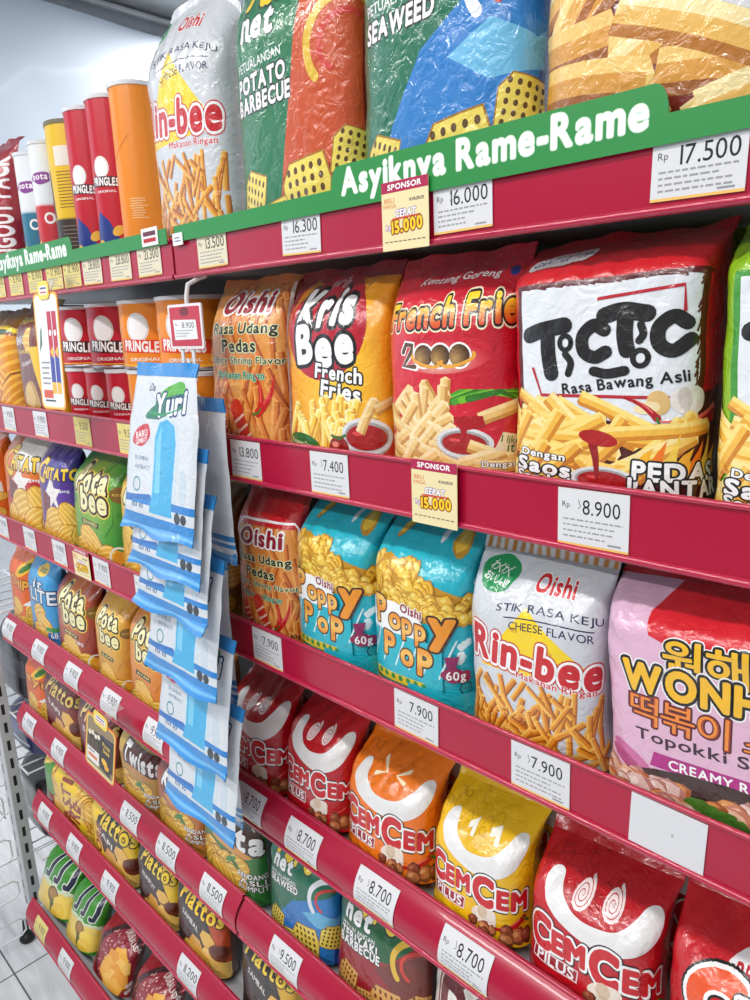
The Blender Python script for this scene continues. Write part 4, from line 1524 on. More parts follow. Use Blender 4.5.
def art_orange(A, word='CHIPS'):
    a = Art(A, (232, 104, 34))
    a.ell(.7, A * .80, .34, .12, (246, 190, 40), 30)
    a.ell(.72, A * .80, .20, .06, (60, 120, 40), 30)
    a.text(word, .55, A * .60, w=.8, h=.22, col=(240, 170, 60), bold=.05, halo=((.07, (110, 40, 20)), ), rot=-10)
    a.chips(9, (.2, .05, 1.0, A * .34), (.16, .24), CHIP, seed=4)
    a.poly([(.6, A * .34), (.95, A * .46), (1.0, A * .33)], (240, 238, 232))
    return a


def art_twist(A, body, word, patch, col2, chipside=True):
    a = Art(A, lambda x, y: mix(body, col2, (A - y) / A))
    a.poly([(.12, A * .90), (.9, A * .86), (.92, A * .56), (.14, A * .60)], patch)
    a.text(word, .54, A * .73, w=.80, h=.26, col=WHT, bold=.06, halo=((.08, (70, 30, 20)), ), rot=-4)
    a.ell(.5, A * .56, .30, .05, (216, 150, 60), -4)
    a.chips(9, (.0, .03, .7, A * .38), (.16, .24), CHIPG, seed=6)
    a.ell(.5, A * .42, .10, .03, (70, 140, 50), 30)
    a.ell(.56, A * .40, .08, .03, (50, 120, 40), -30)
    a.text('RENDANG', .78, A * .32, w=.34, h=.055, col=WHT, bold=.03, halo=((.08, (60, 40, 30)), ))
    a.text('ASLI', .78, A * .25, w=.3, h=.055, col=WHT, bold=.03, halo=((.08, (60, 40, 30)), ))
    a.text('RUMPUT', .78, A * .18, w=.34, h=.055, col=WHT, bold=.03, halo=((.08, (60, 40, 30)), ))
    return a


def art_green(A):
    a = Art(A, (58, 146, 36))
    a.poly([(-.6, 0), (-.6, A * .44), (1.6, A * .44), (1.6, 0)], (236, 206, 96))
    rr = random.Random(3)
    for k in range(44):
        a.ell(-.3 + 1.6 * k / 43, A * .44 + rr.uniform(-.03, .03), .05, .022, (210, 224, 190), rr.uniform(-30, 30), 8)
    for k, x in enumerate((.18, .46, .74)):
        a.stroke([(x + .04, A * .98), (x + .03, A * .70), (x - .02, A * .56), (x - .09, A * .56)], .12, (236, 240, 230))
        a.stroke([(x + .04, A * .98), (x + .03, A * .70), (x - .02, A * .56), (x - .09, A * .56)], .085, (20, 30, 60))
    a.ell(.42, A * .32, .15, .11, (130, 92, 40))
    a.ell(.42, A * .33, .11, .07, (176, 130, 60))
    a.poly([(.36, A * .24), (.48, A * .24), (.62, .0), (.44, .0)], (86, 96, 40))
    a.ell(.70, A * .20, .22, .14, (246, 214, 90), -12, wob=.05)
    a.ell(.60, A * .10, .16, .12, (240, 200, 70), 30, wob=.05)
    a.poly([(.55, 0), (.9, A * .06), (1.3, A * .05), (1.3, 0)], (50, 130, 40))
    return a


def art_maroon(A):
    a = Art(A, (156, 20, 34))
    a.ell(.50, A * .50, .54, .50, (70, 30, 34), 0, 36)
    a.ell(.52, A * .44, .48, .46, (150, 36, 50), 0, 36)
    rr = random.Random(6)
    for k in range(60):
        an, q = rr.uniform(1.2, 4.0), rr.uniform(.1, .46)
        a.ell(.5 + q * math.cos(an), A * .46 + q * math.sin(an), .02, .012, (220, 170, 160), rr.uniform(0, 90), 6)
    big = [(.62, .66), (.48, .56), (.70, .50), (.40, .40), (.60, .36), (.52, .22), (.34, .24), (.70, .26), (.46, .10), (.62, .10)]
    for k, (x, y) in enumerate(big):
        q = .17
        pts = [(x + q * math.cos(i * 2 * PI / 5 + k), A * y + q * .85 * math.sin(i * 2 * PI / 5 + k)) for i in range(5)]
        a.poly([(p[0] + .01, p[1] - .02) for p in pts], (160, 90, 24))
        a.poly(pts, [(244, 180, 70), (236, 160, 50), (250, 196, 94)][k % 3])
    a.text('ORI BALADO', .66, A * .93, w=.56, h=.06, col=(240, 226, 220), bold=.03, rot=-12, arc=.3)
    a.text('EXTRA', .96, A * .74, w=.22, h=.06, col=(240, 226, 220), bold=.03, rot=-62)
    a.text('PEDAS', 1.03, A * .62, w=.22, h=.06, col=(240, 226, 220), bold=.03, rot=-76)
    for k in range(6):
        a.ell(.85 + .04 * (k % 3), A * .08 + .03 * k, .03, .03, (230, 210, 210))
    return a


def art_bon(A):
    a = Art(A, (228, 224, 216))
    a.text('Bon', .46, A * .78, w=.80, h=.42, col=(110, 26, 30), bold=.05, halo=((.05, (244, 240, 230)), ))
    a.stroke([(.04, A), (.04, 0)], .02, (130, 40, 36))
    a.fries(14, (-.1, .0, 1.0, A * .4), (.3, .4), (.07, .09), (20, 80), STICK, seed=2)
    return a


def art_olive(A):
    a = Art(A, lambda x, y: mix((150, 110, 34), (96, 66, 20), y / A))
    a.chips(8, (.1, .05, .9, A * .4), (.16, .22), CHIP, seed=4)
    a.text('Pota', .5, A * .72, w=.7, h=.24, col=(246, 238, 180), bold=.055, halo=((.1, (60, 34, 18)), ))
    return a


def art_hangout(A):
    a = Art(A, (158, 14, 36))
    a.rect(-.6, 0, .52, A, (140, 12, 32))
    a.text('HANGOUT PACK', .72, A * .46, w=.86 * A, h=.24, col=(246, 236, 238), bold=.05, rot=90)
    a.rect(.30, 0, .56, A * .48, (240, 186, 40))
    a.text('BETTER SNACK', .44, A * .24, w=.42 * A, h=.12, col=(150, 20, 30), bold=.04, rot=90)
    a.flakes(8, (.0, A * .1, .3, A * .5), (.06, .1), [((250, 214, 140), (236, 184, 90), (180, 120, 50))], seed=3)
    return a


def art_wipes(A, seed=0):
    a = Art(A, (216, 222, 229))
    a.text('aOa', .26, A * .925, w=.14, col=(40, 60, 90), bold=.03)
    a.ell(.62, A * .865, .26, .09, (86, 176, 60), 14, wob=.05)
    a.ell(.56, A * .80, .34, .07, (20, 120, 90), 12, wob=.05)
    a.text('Yuri', .62, A * .825, w=.52, h=.17, col=(236, 246, 246), bold=.06, halo=((.08, (22, 50, 110)), ), rot=6, shear=.25)
    a.stroke([(.30, A * .76), (.5, A * .75), (.8, A * .80)], .03, (30, 150, 90), w1=.005)
    a.ell(.16, A * .60, .16, .075, (206, 40, 60), 16, wob=.06)
    a.text('BARU', .16, A * .61, w=.2, h=.05, col=WHT, bold=.02, rot=10)
    a.text('LEMBUT', .16, A * .565, w=.2, h=.035, col=WHT, bold=.02, rot=10)
    sh = lambda k: [(.40 + k, A * .11), (.40 + k, A * .60), (.46 + k, A * .70), (.58 + k, A * .725), (.70 + k, A * .69), (.735 + k, A * .58), (.70 - k, A * .10)]
    a.poly([(.36, A * .11), (.37, A * .60), (.44, A * .72), (.58, A * .75), (.73, A * .71), (.78, A * .58), (.76, A * .10)], (206, 222, 232))
    a.poly(sh(0), (66, 176, 226))
    a.poly([(.43, A * .12), (.43, A * .58), (.50, A * .68), (.52, A * .12)], (120, 204, 240))
    a.ell(.86, A * .30, .05, .13, (200, 214, 226), 6)
    a.text('30 LEMBAR', .18, A * .45, w=.24, h=.03, col=(110, 140, 170), bold=.01)
    a.text('ANTIBACT', .20, A * .39, w=.26, h=.03, col=(110, 140, 170), bold=.01)
    a.rect(-.5, A * .145, 1.5, A * .195, (40, 130, 206))
    a.rect(-.5, -.02, 1.5, A * .075, (44, 140, 214))
    a.poly([(-.4, A * .10), (.4, A * .195), (.36, A * .22), (-.4, A * .16)], (30, 110, 190))
    a.poly([(.36, A * .10), (.40, A * .24), (.70, A * .24), (.72, A * .10)], (66, 176, 226))
    a.ring(.12, A * .27, .06, .05, .012, (60, 150, 160))
    a.text('ISI 10', .16, A * .13, w=.2, h=.035, col=(40, 90, 150), bold=.02)
    a.ell(.80, A * .11, .045, .04, (50, 60, 70))
    a.ell(.89, A * .11, .04, .035, (50, 60, 70))
    a.remap(.84, -.045)
    return a
# ================================================================== bags on the shelves
RED, SILV = (186, 20, 34), (206, 210, 216)


def A_of(W, H, seal=.012, tilt=35):
    return (H - seal * math.cos(R(tilt)) * .8) / W


def bag(name, label, l, X, W, H, D, lean, roll, art, side, seal, y0=None, **k):
    y0 = (.009 if l <= 3 else .0235) if y0 is None else y0
    k.setdefault('amp', .0022)
    k.setdefault('shift', .075 + .11 * min(1, max(0, (.3 - X) / .9)))
    k.setdefault('bot', .75 if l <= 3 else .93)
    return make_bag(name, label, k.pop('cat', 'snack bag'), X, y0, deck(l), W, H, D, lean, roll, art(A_of(W, H)), side, seal, **k)


HI, MD, LO = (44, 58), (30, 40), (16, 22)
# ---- top shelf, near bay
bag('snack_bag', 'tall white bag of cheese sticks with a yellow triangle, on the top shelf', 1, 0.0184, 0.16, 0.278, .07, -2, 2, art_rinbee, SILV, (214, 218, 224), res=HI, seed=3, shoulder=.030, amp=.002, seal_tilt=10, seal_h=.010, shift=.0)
bag('snack_bag', 'large green and orange bag of net chips, potato barbecue flavour, on the top shelf', 1, 0.2060, 0.19, 0.265, .075, -2, 3, lambda A: art_taro(A, 'bbq'), (146, 40, 26), (20, 118, 74), res=HI, seed=4, amp=.002)
bag('snack_bag', 'large green and blue bag of net chips, seaweed flavour, on the top shelf', 1, 0.3946, 0.187, 0.265, .075, -2, 3, lambda A: art_taro(A, 'sea'), (24, 80, 160), (16, 112, 82), res=HI, seed=5, amp=.002)
bag('snack_bag', 'large brown bag printed with thick fries and ketchup, on the top shelf', 1, 0.5826, 0.187, 0.265, .08, -2, 3, lambda A: art_fries(A, False), (120, 30, 22), (150, 30, 30), res=HI, seed=6, amp=.002)
# ---- second shelf, near bay
bag('snack_bag', 'orange shrimp stick bag on the second shelf, beside the hanging wipes', 2, 0.0938, 0.147, 0.208, .06, 2, 0, art_shrimp, (168, 60, 36), (226, 130, 60), res=MD, seed=7)
bag('snack_bag', 'yellow bag with a red disc and white lettering above fries, second shelf', 2, 0.2489, 0.156, 0.207, .065, 2, -1, art_kris, (190, 40, 30), (150, 18, 40), res=HI, seed=8)
bag('snack_bag', 'red french fries bag with yellow lettering and green onions, second shelf', 2, 0.4036, 0.146, 0.208, .07, 0, -1, art_fries, (190, 20, 40), (190, 20, 40), res=HI, seed=9)
bag('snack_bag', 'red bag with a white panel and black lettering, second shelf', 2, 0.5550, 0.158, 0.209, .08, 0, -1, art_tictic, lambda x, y: mix((196, 28, 42), (84, 26, 22), (.47 * 1.31 - y) / .02), (200, 24, 36), res=(52, 68), seed=10, expo=4.5, top=.84, seal_tilt=60, amp=.0015)
GREENA = lambda A: art_tictic(A, (140, 190, 30), (70, 110, 20), True)
bag('snack_bag', 'light green bag with a white panel, at the right end of the second shelf', 2, 0.7171, 0.156, 0.209, .08, 0, -1, GREENA, (140, 190, 30), (140, 190, 30), res=HI, seed=11, expo=4.5, top=.84, seal_tilt=60, amp=.0015)
bag('snack_bag', 'light green bag standing in the row behind the red bag with a white panel', 2, 0.575, 0.15, 0.216, .08, 0, 0, GREENA, (150, 190, 30), (150, 190, 30), res=MD, seed=12, expo=4, top=.8, y0=.125)
bag('snack_bag', 'orange shrimp stick bag in the row behind the one beside the wipes', 2, 0.1, 0.146, 0.216, .06, 2, 0, art_shrimp, (168, 40, 36), (170, 40, 40), res=MD, seed=13, y0=.11)
bag('snack_bag', 'red snack bag in the row behind the yellow bag with a red disc', 2, 0.25, 0.15, 0.212, .065, 2, 0, art_fries, (150, 16, 34), (150, 16, 34), res=MD, seed=14, y0=.12)
bag('snack_bag', 'red snack bag in the row behind the french fries bag', 2, 0.41, 0.15, 0.212, .065, 2, 0, art_fries, (150, 16, 34), (150, 16, 34), res=MD, seed=15, y0=.12)
# ---- third shelf, near bay
bag('snack_bag', 'red bag of shrimp sticks with a white outlined panel, third shelf', 3, 0.1088, 0.1226, 0.19, .065, 2, -2, lambda A: art_shrimp(A, True), (180, 24, 34), RED, res=MD, seed=16)
bag('snack_bag', 'olive snack bag at the far end of the third shelf, beside the hanging wipes', 3, -0.038, 0.135, 0.19, .06, 4, 0, art_olive, (120, 84, 30), (140, 100, 34), res=LO, seed=17)
pop = bag('snack_bag', 'turquoise popcorn bag on the third shelf, next to the red shrimp stick bag', 3, 0.2339, .1262, 0.192, .075, 0, -1, art_poppy, (20, 140, 162), (28, 176, 196), res=HI, seed=18, group='turquoise popcorn bags', top=.72, back_lean=.6)
dup(pop, (.3628, pop.location.y, pop.location.z), 'turquoise popcorn bag on the third shelf, next to the white cheese stick bag')
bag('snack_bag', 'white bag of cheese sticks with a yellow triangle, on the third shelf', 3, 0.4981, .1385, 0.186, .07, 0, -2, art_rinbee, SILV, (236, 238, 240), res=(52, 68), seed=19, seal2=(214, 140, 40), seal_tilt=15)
bag('snack_bag', 'pink bag with yellow lettering and a red top, third shelf', 3, 0.6548, 0.165, 0.184, .08, 0, -4, art_wonhae, (214, 160, 196), (200, 26, 40), res=(52, 68), seed=20, expo=4, top=.82, seal_tilt=60)
# ---- fourth shelf, near bay: pillow bags with a smile
SM = dict(expo=2.8, top=.60, amp=.0034, back_lean=.8)
cem = lambda c, e: (lambda A: art_cem(A, c, e))
CR, CO, CY = (190, 18, 32), (240, 122, 22), (238, 188, 16)
bag('snack_bag', 'red bag with a white smile, beside the hanging wipes', 4, 0.0242, 0.126, 0.16, .075, 4, -2, cem(CR, 'swirl'), CR, CR, res=MD, seed=21, **SM)
bag('snack_bag', 'red bag with a white smile, between the orange smile bag and another red one', 4, 0.1532, 0.122, 0.154, .075, 8, -3, cem(CR, 'swirl'), CR, CR, res=MD, seed=22, **SM)
bag('snack_bag', 'orange bag with a white smile, on the fourth shelf', 4, 0.2842, 0.137, 0.142, .075, 8, -4, cem(CO, 'squint'), CO, CO, res=HI, seed=23, **SM)
bag('snack_bag', 'yellow bag with a white smile, on the fourth shelf', 4, 0.4195, 0.124, 0.14, .075, 8, -4, cem(CY, 'hook'), CY, CY, res=HI, seed=24, **SM)
bag('snack_bag', 'red bag with a white smile, between the yellow smile bag and the crunchy bag', 4, 0.5538, 0.137, 0.134, .075, 8, -4, cem(CR, 'swirl'), CR, CR, res=(48, 60), seed=25, **SM)
bag('snack_bag', 'red crunchy snack bag with a white oval, at the right end of the fourth shelf', 4, 0.6939, 0.135, 0.146, .075, 8, -4, art_crunch, (180, 16, 32), CR, res=HI, seed=26, **SM)
for X, c, e, lb in ((.045, CR, 'swirl', 'dark red smile bag in the back row, beside the wipes'), (.180, CR, 'swirl', 'red smile bag in the back row, behind the gap between two red bags'),
                    (.315, CO, 'squint', 'orange smile bag in the back row, behind the front orange one'), (.450, CY, 'hook', 'yellow smile bag in the back row, behind the front yellow one'),
                    (.590, CR, 'swirl', 'red smile bag in the back row, behind the front bag beside the crunchy one')):
    bag('snack_bag', lb, 4, X, .126, .198, .075, 3, 0, cem(c, e), c, c, res=LO, seed=int(X * 900), y0=.125, **SM)
# ---- fifth shelf, near bay
bag('snack_bag', 'green chip bag with a brown banner, fifth shelf at the joint of the two bays', 5, -0.0636, 0.161, 0.158, .06, 2, -2, lambda A: art_twist(A, (40, 110, 50), 'Pota', (70, 50, 40), (60, 136, 62)), (150, 156, 150), (60, 130, 60), res=MD, seed=31)
bag('snack_bag', 'small blue and green bag of net chips, seaweed flavour, on the fifth shelf', 5, 0.1043, 0.146, 0.16, .06, 6, -2, lambda A: art_taro(A, 'sea'), (24, 80, 150), (16, 112, 82), res=MD, seed=32)
bag('snack_bag', 'small green and red bag of net chips, teriyaki flavour, on the fifth shelf', 5, 0.2625, 0.162, 0.16, .06, 8, -2, lambda A: art_taro(A, 'teriyaki'), (120, 30, 34), (24, 96, 56), res=MD, seed=33)
bag('snack_bag', 'white bag with maroon lettering, on the fifth shelf under the yellow smile bag', 5, 0.4308, 0.16, 0.16, .06, 8, -2, art_bon, (214, 206, 196), (220, 216, 210), res=MD, seed=34)
# ---- sixth shelf, near bay
bag('snack_bag', 'black and yellow chip bag, at the bottom edge of the picture in the near bay', 6, 0.0003, 0.148, 0.165, .06, 6, -2, lambda A: art_piattos(A, (44, 34, 30), (240, 206, 60), (30, 26, 26), (226, 176, 50), 'SAMBAL'), (60, 40, 30), (50, 36, 30), res=MD, seed=35)
# ---- second shelf, far bay
bag('snack_bag', 'brown bag with large yellow chips, at the far end of the second shelf', 2, -0.775, 0.25, 0.202, .07, 2, 0, art_brownchips, (110, 70, 26), (130, 76, 30), res=MD, seed=41)
bag('snack_bag', 'brown chip bag with a yellow jumbo strip, beside the short cans', 2, -0.545, 0.14, 0.21, .07, 0, 0, art_jumbo, (236, 190, 34), (150, 140, 70), res=MD, seed=42)
# ---- third shelf, far bay
bag('snack_bag', 'orange and red ridged chip bag, at the far end of the third shelf', 3, -0.715, 0.188, 0.198, .07, 3, 0, lambda A: art_chitato(A, (228, 120, 34), (196, 36, 34), (236, 232, 226)), (200, 60, 30), (236, 226, 216), res=MD, seed=43)
bag('snack_bag', 'purple ridged chip bag with yellow lettering, on the third shelf', 3, -0.546, 0.136, 0.197, .07, 2, 0, lambda A: art_chitato(A, (84, 50, 150), (96, 60, 160), (60, 44, 140)), (70, 40, 130), (60, 44, 140), res=MD, seed=44)
bag('snack_bag', 'green wavy chip bag with cream lettering, on the third shelf', 3, -0.3878, 0.172, 0.19, .08, 4, 0, lambda A: art_pota(A, (60, 150, 50), (14, 84, 40), ('SEAWEED', ), (190, 200, 60)), (16, 90, 44), (30, 110, 50), res=MD, seed=45)
bag('snack_bag', 'yellow wavy chip bag behind the hanging wipes, on the third shelf', 3, -0.205, 0.18, 0.19, .07, 4, 0, lambda A: art_pota(A, (226, 170, 40), (180, 110, 24), ('ORIGINAL', )), (200, 140, 30), (226, 180, 60), res=MD, seed=46)
bag('snack_bag', 'orange tortilla bag at the far edge of the third shelf', 3, -0.874, 0.055, 0.19, .06, 3, 0, lambda A: art_orange(A, ''), (220, 110, 34), (220, 110, 34), res=LO, seed=47)
# ---- fourth shelf, far bay
bag('snack_bag', 'orange corn chip bag, at the far end of the fourth shelf', 4, -0.859, 0.112, 0.195, .06, 2, 0, art_orange, (220, 96, 30), (232, 110, 40), res=MD, seed=51)
bag('snack_bag', 'light blue chip bag, on the fourth shelf', 4, -0.7370, 0.135, 0.195, .06, 2, 0, art_lite, (50, 130, 196), (70, 160, 220), res=MD, seed=52)
bag('snack_bag', 'red brown wavy chip bag, on the fourth shelf beside the light blue bag', 4, -0.5815, 0.166, 0.182, .07, 3, -1, lambda A: art_pota(A, (150, 44, 24), (96, 16, 24), ('BBQ', 'BEEF BBQ'), (236, 150, 60)), (120, 24, 26), (180, 60, 30), res=MD, seed=53)
bag('snack_bag', 'gold wavy chip bag, between the red brown and the orange bags', 4, -0.4183, 0.124, 0.182, .07, 3, -1, lambda A: art_pota(A, (216, 150, 40), (160, 96, 24), ('SAPI', ), (246, 206, 90)), (176, 110, 30), (226, 176, 70), res=MD, seed=54)
bag('snack_bag', 'orange wavy chip bag, on the fourth shelf beside the hanging wipes', 4, -0.2846, 0.138, 0.188, .07, 5, -1, lambda A: art_pota(A, (220, 130, 40), (166, 86, 24), ('AYAM', ), (240, 170, 80)), (190, 110, 34), (230, 140, 60), res=MD, seed=55)
bag('snack_bag', 'gold chip bag on the fourth shelf, hidden mostly by the lower hanging wipes', 4, -0.1255, 0.15, 0.18, .06, 5, 0, lambda A: art_pota(A, (206, 140, 36), (150, 90, 24), ('SAPI', )), (176, 110, 30), (226, 176, 70), res=LO, seed=56)
# ---- fifth shelf, far bay
bag('snack_bag', 'tall orange chip bag, at the far end of the fifth shelf', 5, -0.859, 0.112, 0.165, .06, 2, 0, lambda A: art_orange(A, 'ayu'), (220, 120, 40), (232, 110, 40), res=MD, seed=61)
bag('snack_bag', 'dark brown hexagon chip bag, second from the end of the fifth shelf', 5, -0.7231, 0.174, 0.158, .06, 1, 0, lambda A: art_piattos(A, (110, 26, 30), (222, 186, 100), None, (130, 40, 34), 'SAPI'), (90, 22, 26), (110, 34, 30), res=MD, seed=62)
bag('snack_bag', 'dark brown hexagon chip bag, behind the black hanging card', 5, -0.5450, 0.169, 0.158, .06, 1, 0, lambda A: art_piattos(A, (100, 24, 34), (232, 200, 120), None, (120, 36, 36), 'SAPI'), (90, 22, 26), (110, 34, 30), res=MD, seed=63)
bag('snack_bag', 'yellow green chip bag with a brown badge, right of the black hanging card', 5, -0.3655, 0.143, 0.158, .06, 1, 0, lambda A: art_twist(A, (206, 176, 60), 'Twista', (90, 40, 30), (190, 130, 60)), (180, 140, 50), (216, 190, 70), res=MD, seed=64)
bag('snack_bag', 'golden orange chip bag under the hanging wipes, on the fifth shelf', 5, -0.2229, 0.15, 0.155, .06, 2, -1, lambda A: art_twist(A, (150, 60, 50), 'Kripap', (120, 44, 40), (232, 160, 70)), (210, 150, 70), (200, 150, 80), res=MD, seed=65)
# ---- sixth shelf, far bay
bag('snack_bag', 'red chip bag with a yellow lettered strip, at the far end of the sixth shelf', 6, -.776, .270, 0.15, .06, 3, 0, art_more, (180, 150, 40), (200, 170, 60), res=MD, seed=71)
bag('snack_bag', 'black and yellow hexagon chip bag, beside the bags with lettered strips', 6, -0.5440, 0.193, 0.15, .06, 3, -1, lambda A: art_piattos(A, (50, 40, 36), (240, 206, 60), (34, 30, 32), (240, 196, 40), 'SAPI', True), (150, 100, 40), (60, 44, 36), res=MD, seed=73)
bag('snack_bag', 'black and yellow hexagon chip bag, left of the sambal one', 6, -0.3568, 0.145, 0.152, .06, 4, -1, lambda A: art_piattos(A, (54, 44, 38), (240, 206, 60), (34, 30, 32), (240, 196, 40), 'RUMPUT'), (150, 100, 40), (60, 44, 36), res=MD, seed=74)
bag('snack_bag', 'black and orange sambal chip bag with yellow lettering, sixth shelf', 6, -0.2007, 0.157, 0.152, .06, 5, -3, lambda A: art_piattos(A, (46, 34, 32), (250, 206, 40), (36, 30, 32), (196, 76, 30), 'SAMBAL'), (120, 50, 30), (50, 36, 34), res=MD, seed=75)
# ---- bottom shelf, far bay
bag('snack_bag', 'green and yellow potato chip bag, at the far end of the bottom shelf', 7, -0.845, 0.165, 0.138, .06, 24, -4, art_green, (60, 130, 40), (70, 150, 50), res=MD, seed=81, y0=-.028)
bag('snack_bag', 'green and yellow potato chip bag, beside the maroon bags', 7, -0.6918, 0.13, 0.138, .06, 24, -4, art_green, (60, 130, 40), (70, 150, 50), res=MD, seed=82, y0=-.028)
bag('snack_bag', 'maroon chip bag with a round chip picture, beside the green bag', 7, -0.5428, 0.139, 0.118, .06, 24, -3, art_maroon, (130, 18, 30), (150, 20, 34), res=MD, seed=83, y0=-.028)
bag('snack_bag', 'maroon chip bag with a round chip picture, at the bottom edge of the picture', 7, -0.3767, .138, 0.118, .06, 24, -3, art_maroon, (130, 18, 30), (150, 20, 34), res=MD, seed=84, y0=-.028)

# ================================================================== cans
CARD = printed('can_card', rough=.32, coat=.2)
LIDP = solid('clear_white_lid', (226, 228, 232), rough=.25, var=.02)
STEEL = solid('can_rim_steel', (170, 172, 176), rough=.28, metal=.8, var=.02)


def can(name, label, X, Y, z, rad, h, art, lid='plastic', turn=0, group=None, foil=None):
    t = thing(name, label, 'snack can', (X, Y, z), group)
    n = 40
    a = np.linspace(-PI, 0, n + 1)
    nr = 61
    zs = np.linspace(.004, h - .006, nr)
    P = np.zeros((nr, n + 1, 3))
    for j, zz in enumerate(zs):
        P[j, :, 0] = rad * np.cos(a)
        P[j, :, 1] = rad * np.sin(a)
        P[j, :, 2] = zz
    half = PI / 2           # art x 0..1 is the facing half of the can, y in the same units
    B = Build()
    wun = PI * rad
    B.printed_grid(P, art, 0, 1, .004 / wun, (h - .006) / wun, lift=.0002)
    Q = P.copy()
    Q[..., 1] *= -1
    base = art.base if not callable(art.base) else art.base(np.full((nr, n + 1), .5), np.linspace(0, h / wun, nr)[:, None] * np.ones((1, n + 1)))
    B.grid(Q, base, flip=True)
    o = B.obj('body', CARD, t)
    o.rotation_euler.z = R(turn)
    Solid().lathe([(rad - .004, 0), (rad + .0006, 0), (rad + .0009, .003), (rad + .0002, .0042)], n).obj('base_rim', STEEL, t, smooth=True)
    if lid == 'plastic':
        Solid().lathe([(rad + .0002, h - .0062), (rad + .0014, h - .006), (rad + .0016, h - .001), (rad - .001, h), (rad - .004, h - .0006), (rad - .006, h - .003), (.002, h - .003)], n).obj('lid', LIDP, t, smooth=True)
    else:
        Solid().lathe([(rad, h - .0062), (rad + .001, h - .006), (rad + .001, h), (rad - .002, h), (rad - .004, h - .005), (.002, h - .005)], n).obj('lid', solid('dark_lid', (120, 110, 84), rough=.4), t, smooth=True)
    return t


def art_can(body, A, word=True, name='ORIGINAL', tall=False):
    a = Art(A, body)
    dk = tuple(int(c * .85) for c in body)
    # plain white badge over a lettered banner
    y = A * (.60 if not tall else .60)
    s = .11 if not tall else .12
    for k, (x, yy, ro) in enumerate(((.80, A * .44, 30), (.88, A * .66, -20), (.78, A * .22, 50), (.08, A * .3, 20), (.12, A * .62, -30))):
        if not tall:
            a.ell(x, yy, .11, .05, (220, 136, 50), ro)
            a.ell(x, yy + .008, .095, .034, (248, 190, 100), ro)
    a.ell(.46, y, s, s * 1.15, WHT, 0, 28)
    a.ring(.46, y, s * .9, s * 1.04, .012, (226, 222, 220))
    a.poly([(.24, y - s * 1.9), (.26, y - s * .85), (.74, y - s * 1.05), (.72, y - s * 2.1)], (60, 20, 24) if body[1] < 90 else (226, 60, 30))
    a.text('PRINGLES', .49, y - s * 1.47, w=.40, h=s * .9, col=WHT, bold=.06, rot=-4)
    a.text(name, .5, y - s * 2.5, w=.3, h=.03, col=WHT, bold=.02)
    a.rect(0, A * .06, 1, A * .075, (246, 200, 60))
    if tall:
        a.poly([(.15, 0), (.2, A * .22), (.34, A * .36), (.5, A * .30), (.62, A * .2), (.66, 0)], (36, 58, 140))
        a.ell(.30, A * .16, .10, .08, (240, 190, 70))
        a.ell(.62, A * .24, .09, .06, (240, 190, 70), 30)
        a.text('ORI', .74, A * .07, w=.22, h=.08, col=WHT, bold=.04)
    return a


RC, OC = (198, 20, 46), (242, 142, 34)
r0, r1, hs = .0525, .0345, .100
zc = deck(2)


def can_row(z, rad, spots, row, grp):
    src = {}
    for X, kind, where in spots:
        nm = 'red' if kind is RC else 'orange'
        lb = f'short {nm} chip can in the {row} row of cans, {where}'
        if nm not in src:
            src[nm] = can('snack_can', lb, X, .030 + rad, z, rad, hs, art_can(kind, hs / (PI * rad)), turn=36, group=grp)
        else:
            dup(src[nm], (X, .030 + rad, z), lb)


can_row(zc + .0006, r1, ((-.425, RC, 'beside the yellow jumbo strip'), (-.3515, RC, 'second from the jumbo strip'), (-.278, RC, 'beside the orange ones'), (-.2045, OC, 'beside the red ones'), (-.131, OC, 'second from the red ones'), (-.0575, OC, 'nearest to the hanging wipes')), 'lower', 'short chip cans, lower row')
can_row(zc + hs + .0012, r0, ((-.426, RC, 'behind the white hanging card'), (-.316, RC, 'beside the orange one'), (-.206, OC, 'beside the red ones'), (-.096, OC, 'behind the price holder')), 'upper', 'short chip cans, upper row')
ht, rt_ = .238, .034
at_ = ht / (PI * rt_)
z1 = deck(1) + .0006
tall = can('snack_can', 'tall red chip can on the top shelf, beside the orange can', -.2405, .030 + rt_, z1, rt_, ht, art_can(RC, at_, tall=True), turn=30, group='tall chip cans')
dup(tall, (-.3130, .030 + rt_, z1), 'tall red chip can on the top shelf, beside the yellow and black can')


def art_plain(A):
    a = Art(A, OC)
    rr = random.Random(3)
    for k in range(9):
        a.rect(.52 + rr.uniform(0, .03), A * (.38 - .013 * k), .74 + rr.uniform(-.06, .03), A * (.385 - .013 * k), (250, 206, 150))
    for k in range(4):
        a.rect(.22, A * (.12 - .013 * k), .36, A * (.125 - .013 * k), (250, 206, 150))
    a.stroke([(.2, A * .55), (.6, A * .72)], .008, (214, 110, 30))
    return a


can('snack_can', 'tall orange chip can on the top shelf, beside the white cheese stick bag', -.168, .030 + rt_, z1, rt_, ht, art_plain(at_), turn=20)


def art_choc(A):
    def base(x, y):
        return mix((236, 194, 40), (58, 44, 40), np.clip((A * .40 - y) / .01, 0, 1))
    a = Art(A, base)
    a.poly([(0, A * .40), (0, A * .74), (.30, A * .70), (.34, A * .40)], (74, 62, 50))
    a.rect(.44, A * .72, .74, A * .84, (236, 232, 220))
    for k in range(12):
        a.rect(.44, A * (.68 - .02 * k), .74, A * (.686 - .02 * k), (150, 116, 40))
    for k in range(6):
        a.rect(.44, A * (.34 - .025 * k), .72, A * (.347 - .025 * k), (130, 116, 104))
    a.text('76g', .44, A * .08, w=.16, col=WHT, bold=.03)
    return a


can('snack_can', 'yellow and black canister with printed text on the top shelf', -.3930, .034 + .042, z1, .042, .236, art_choc(.236 / (PI * .042)), lid='metal', turn=26)


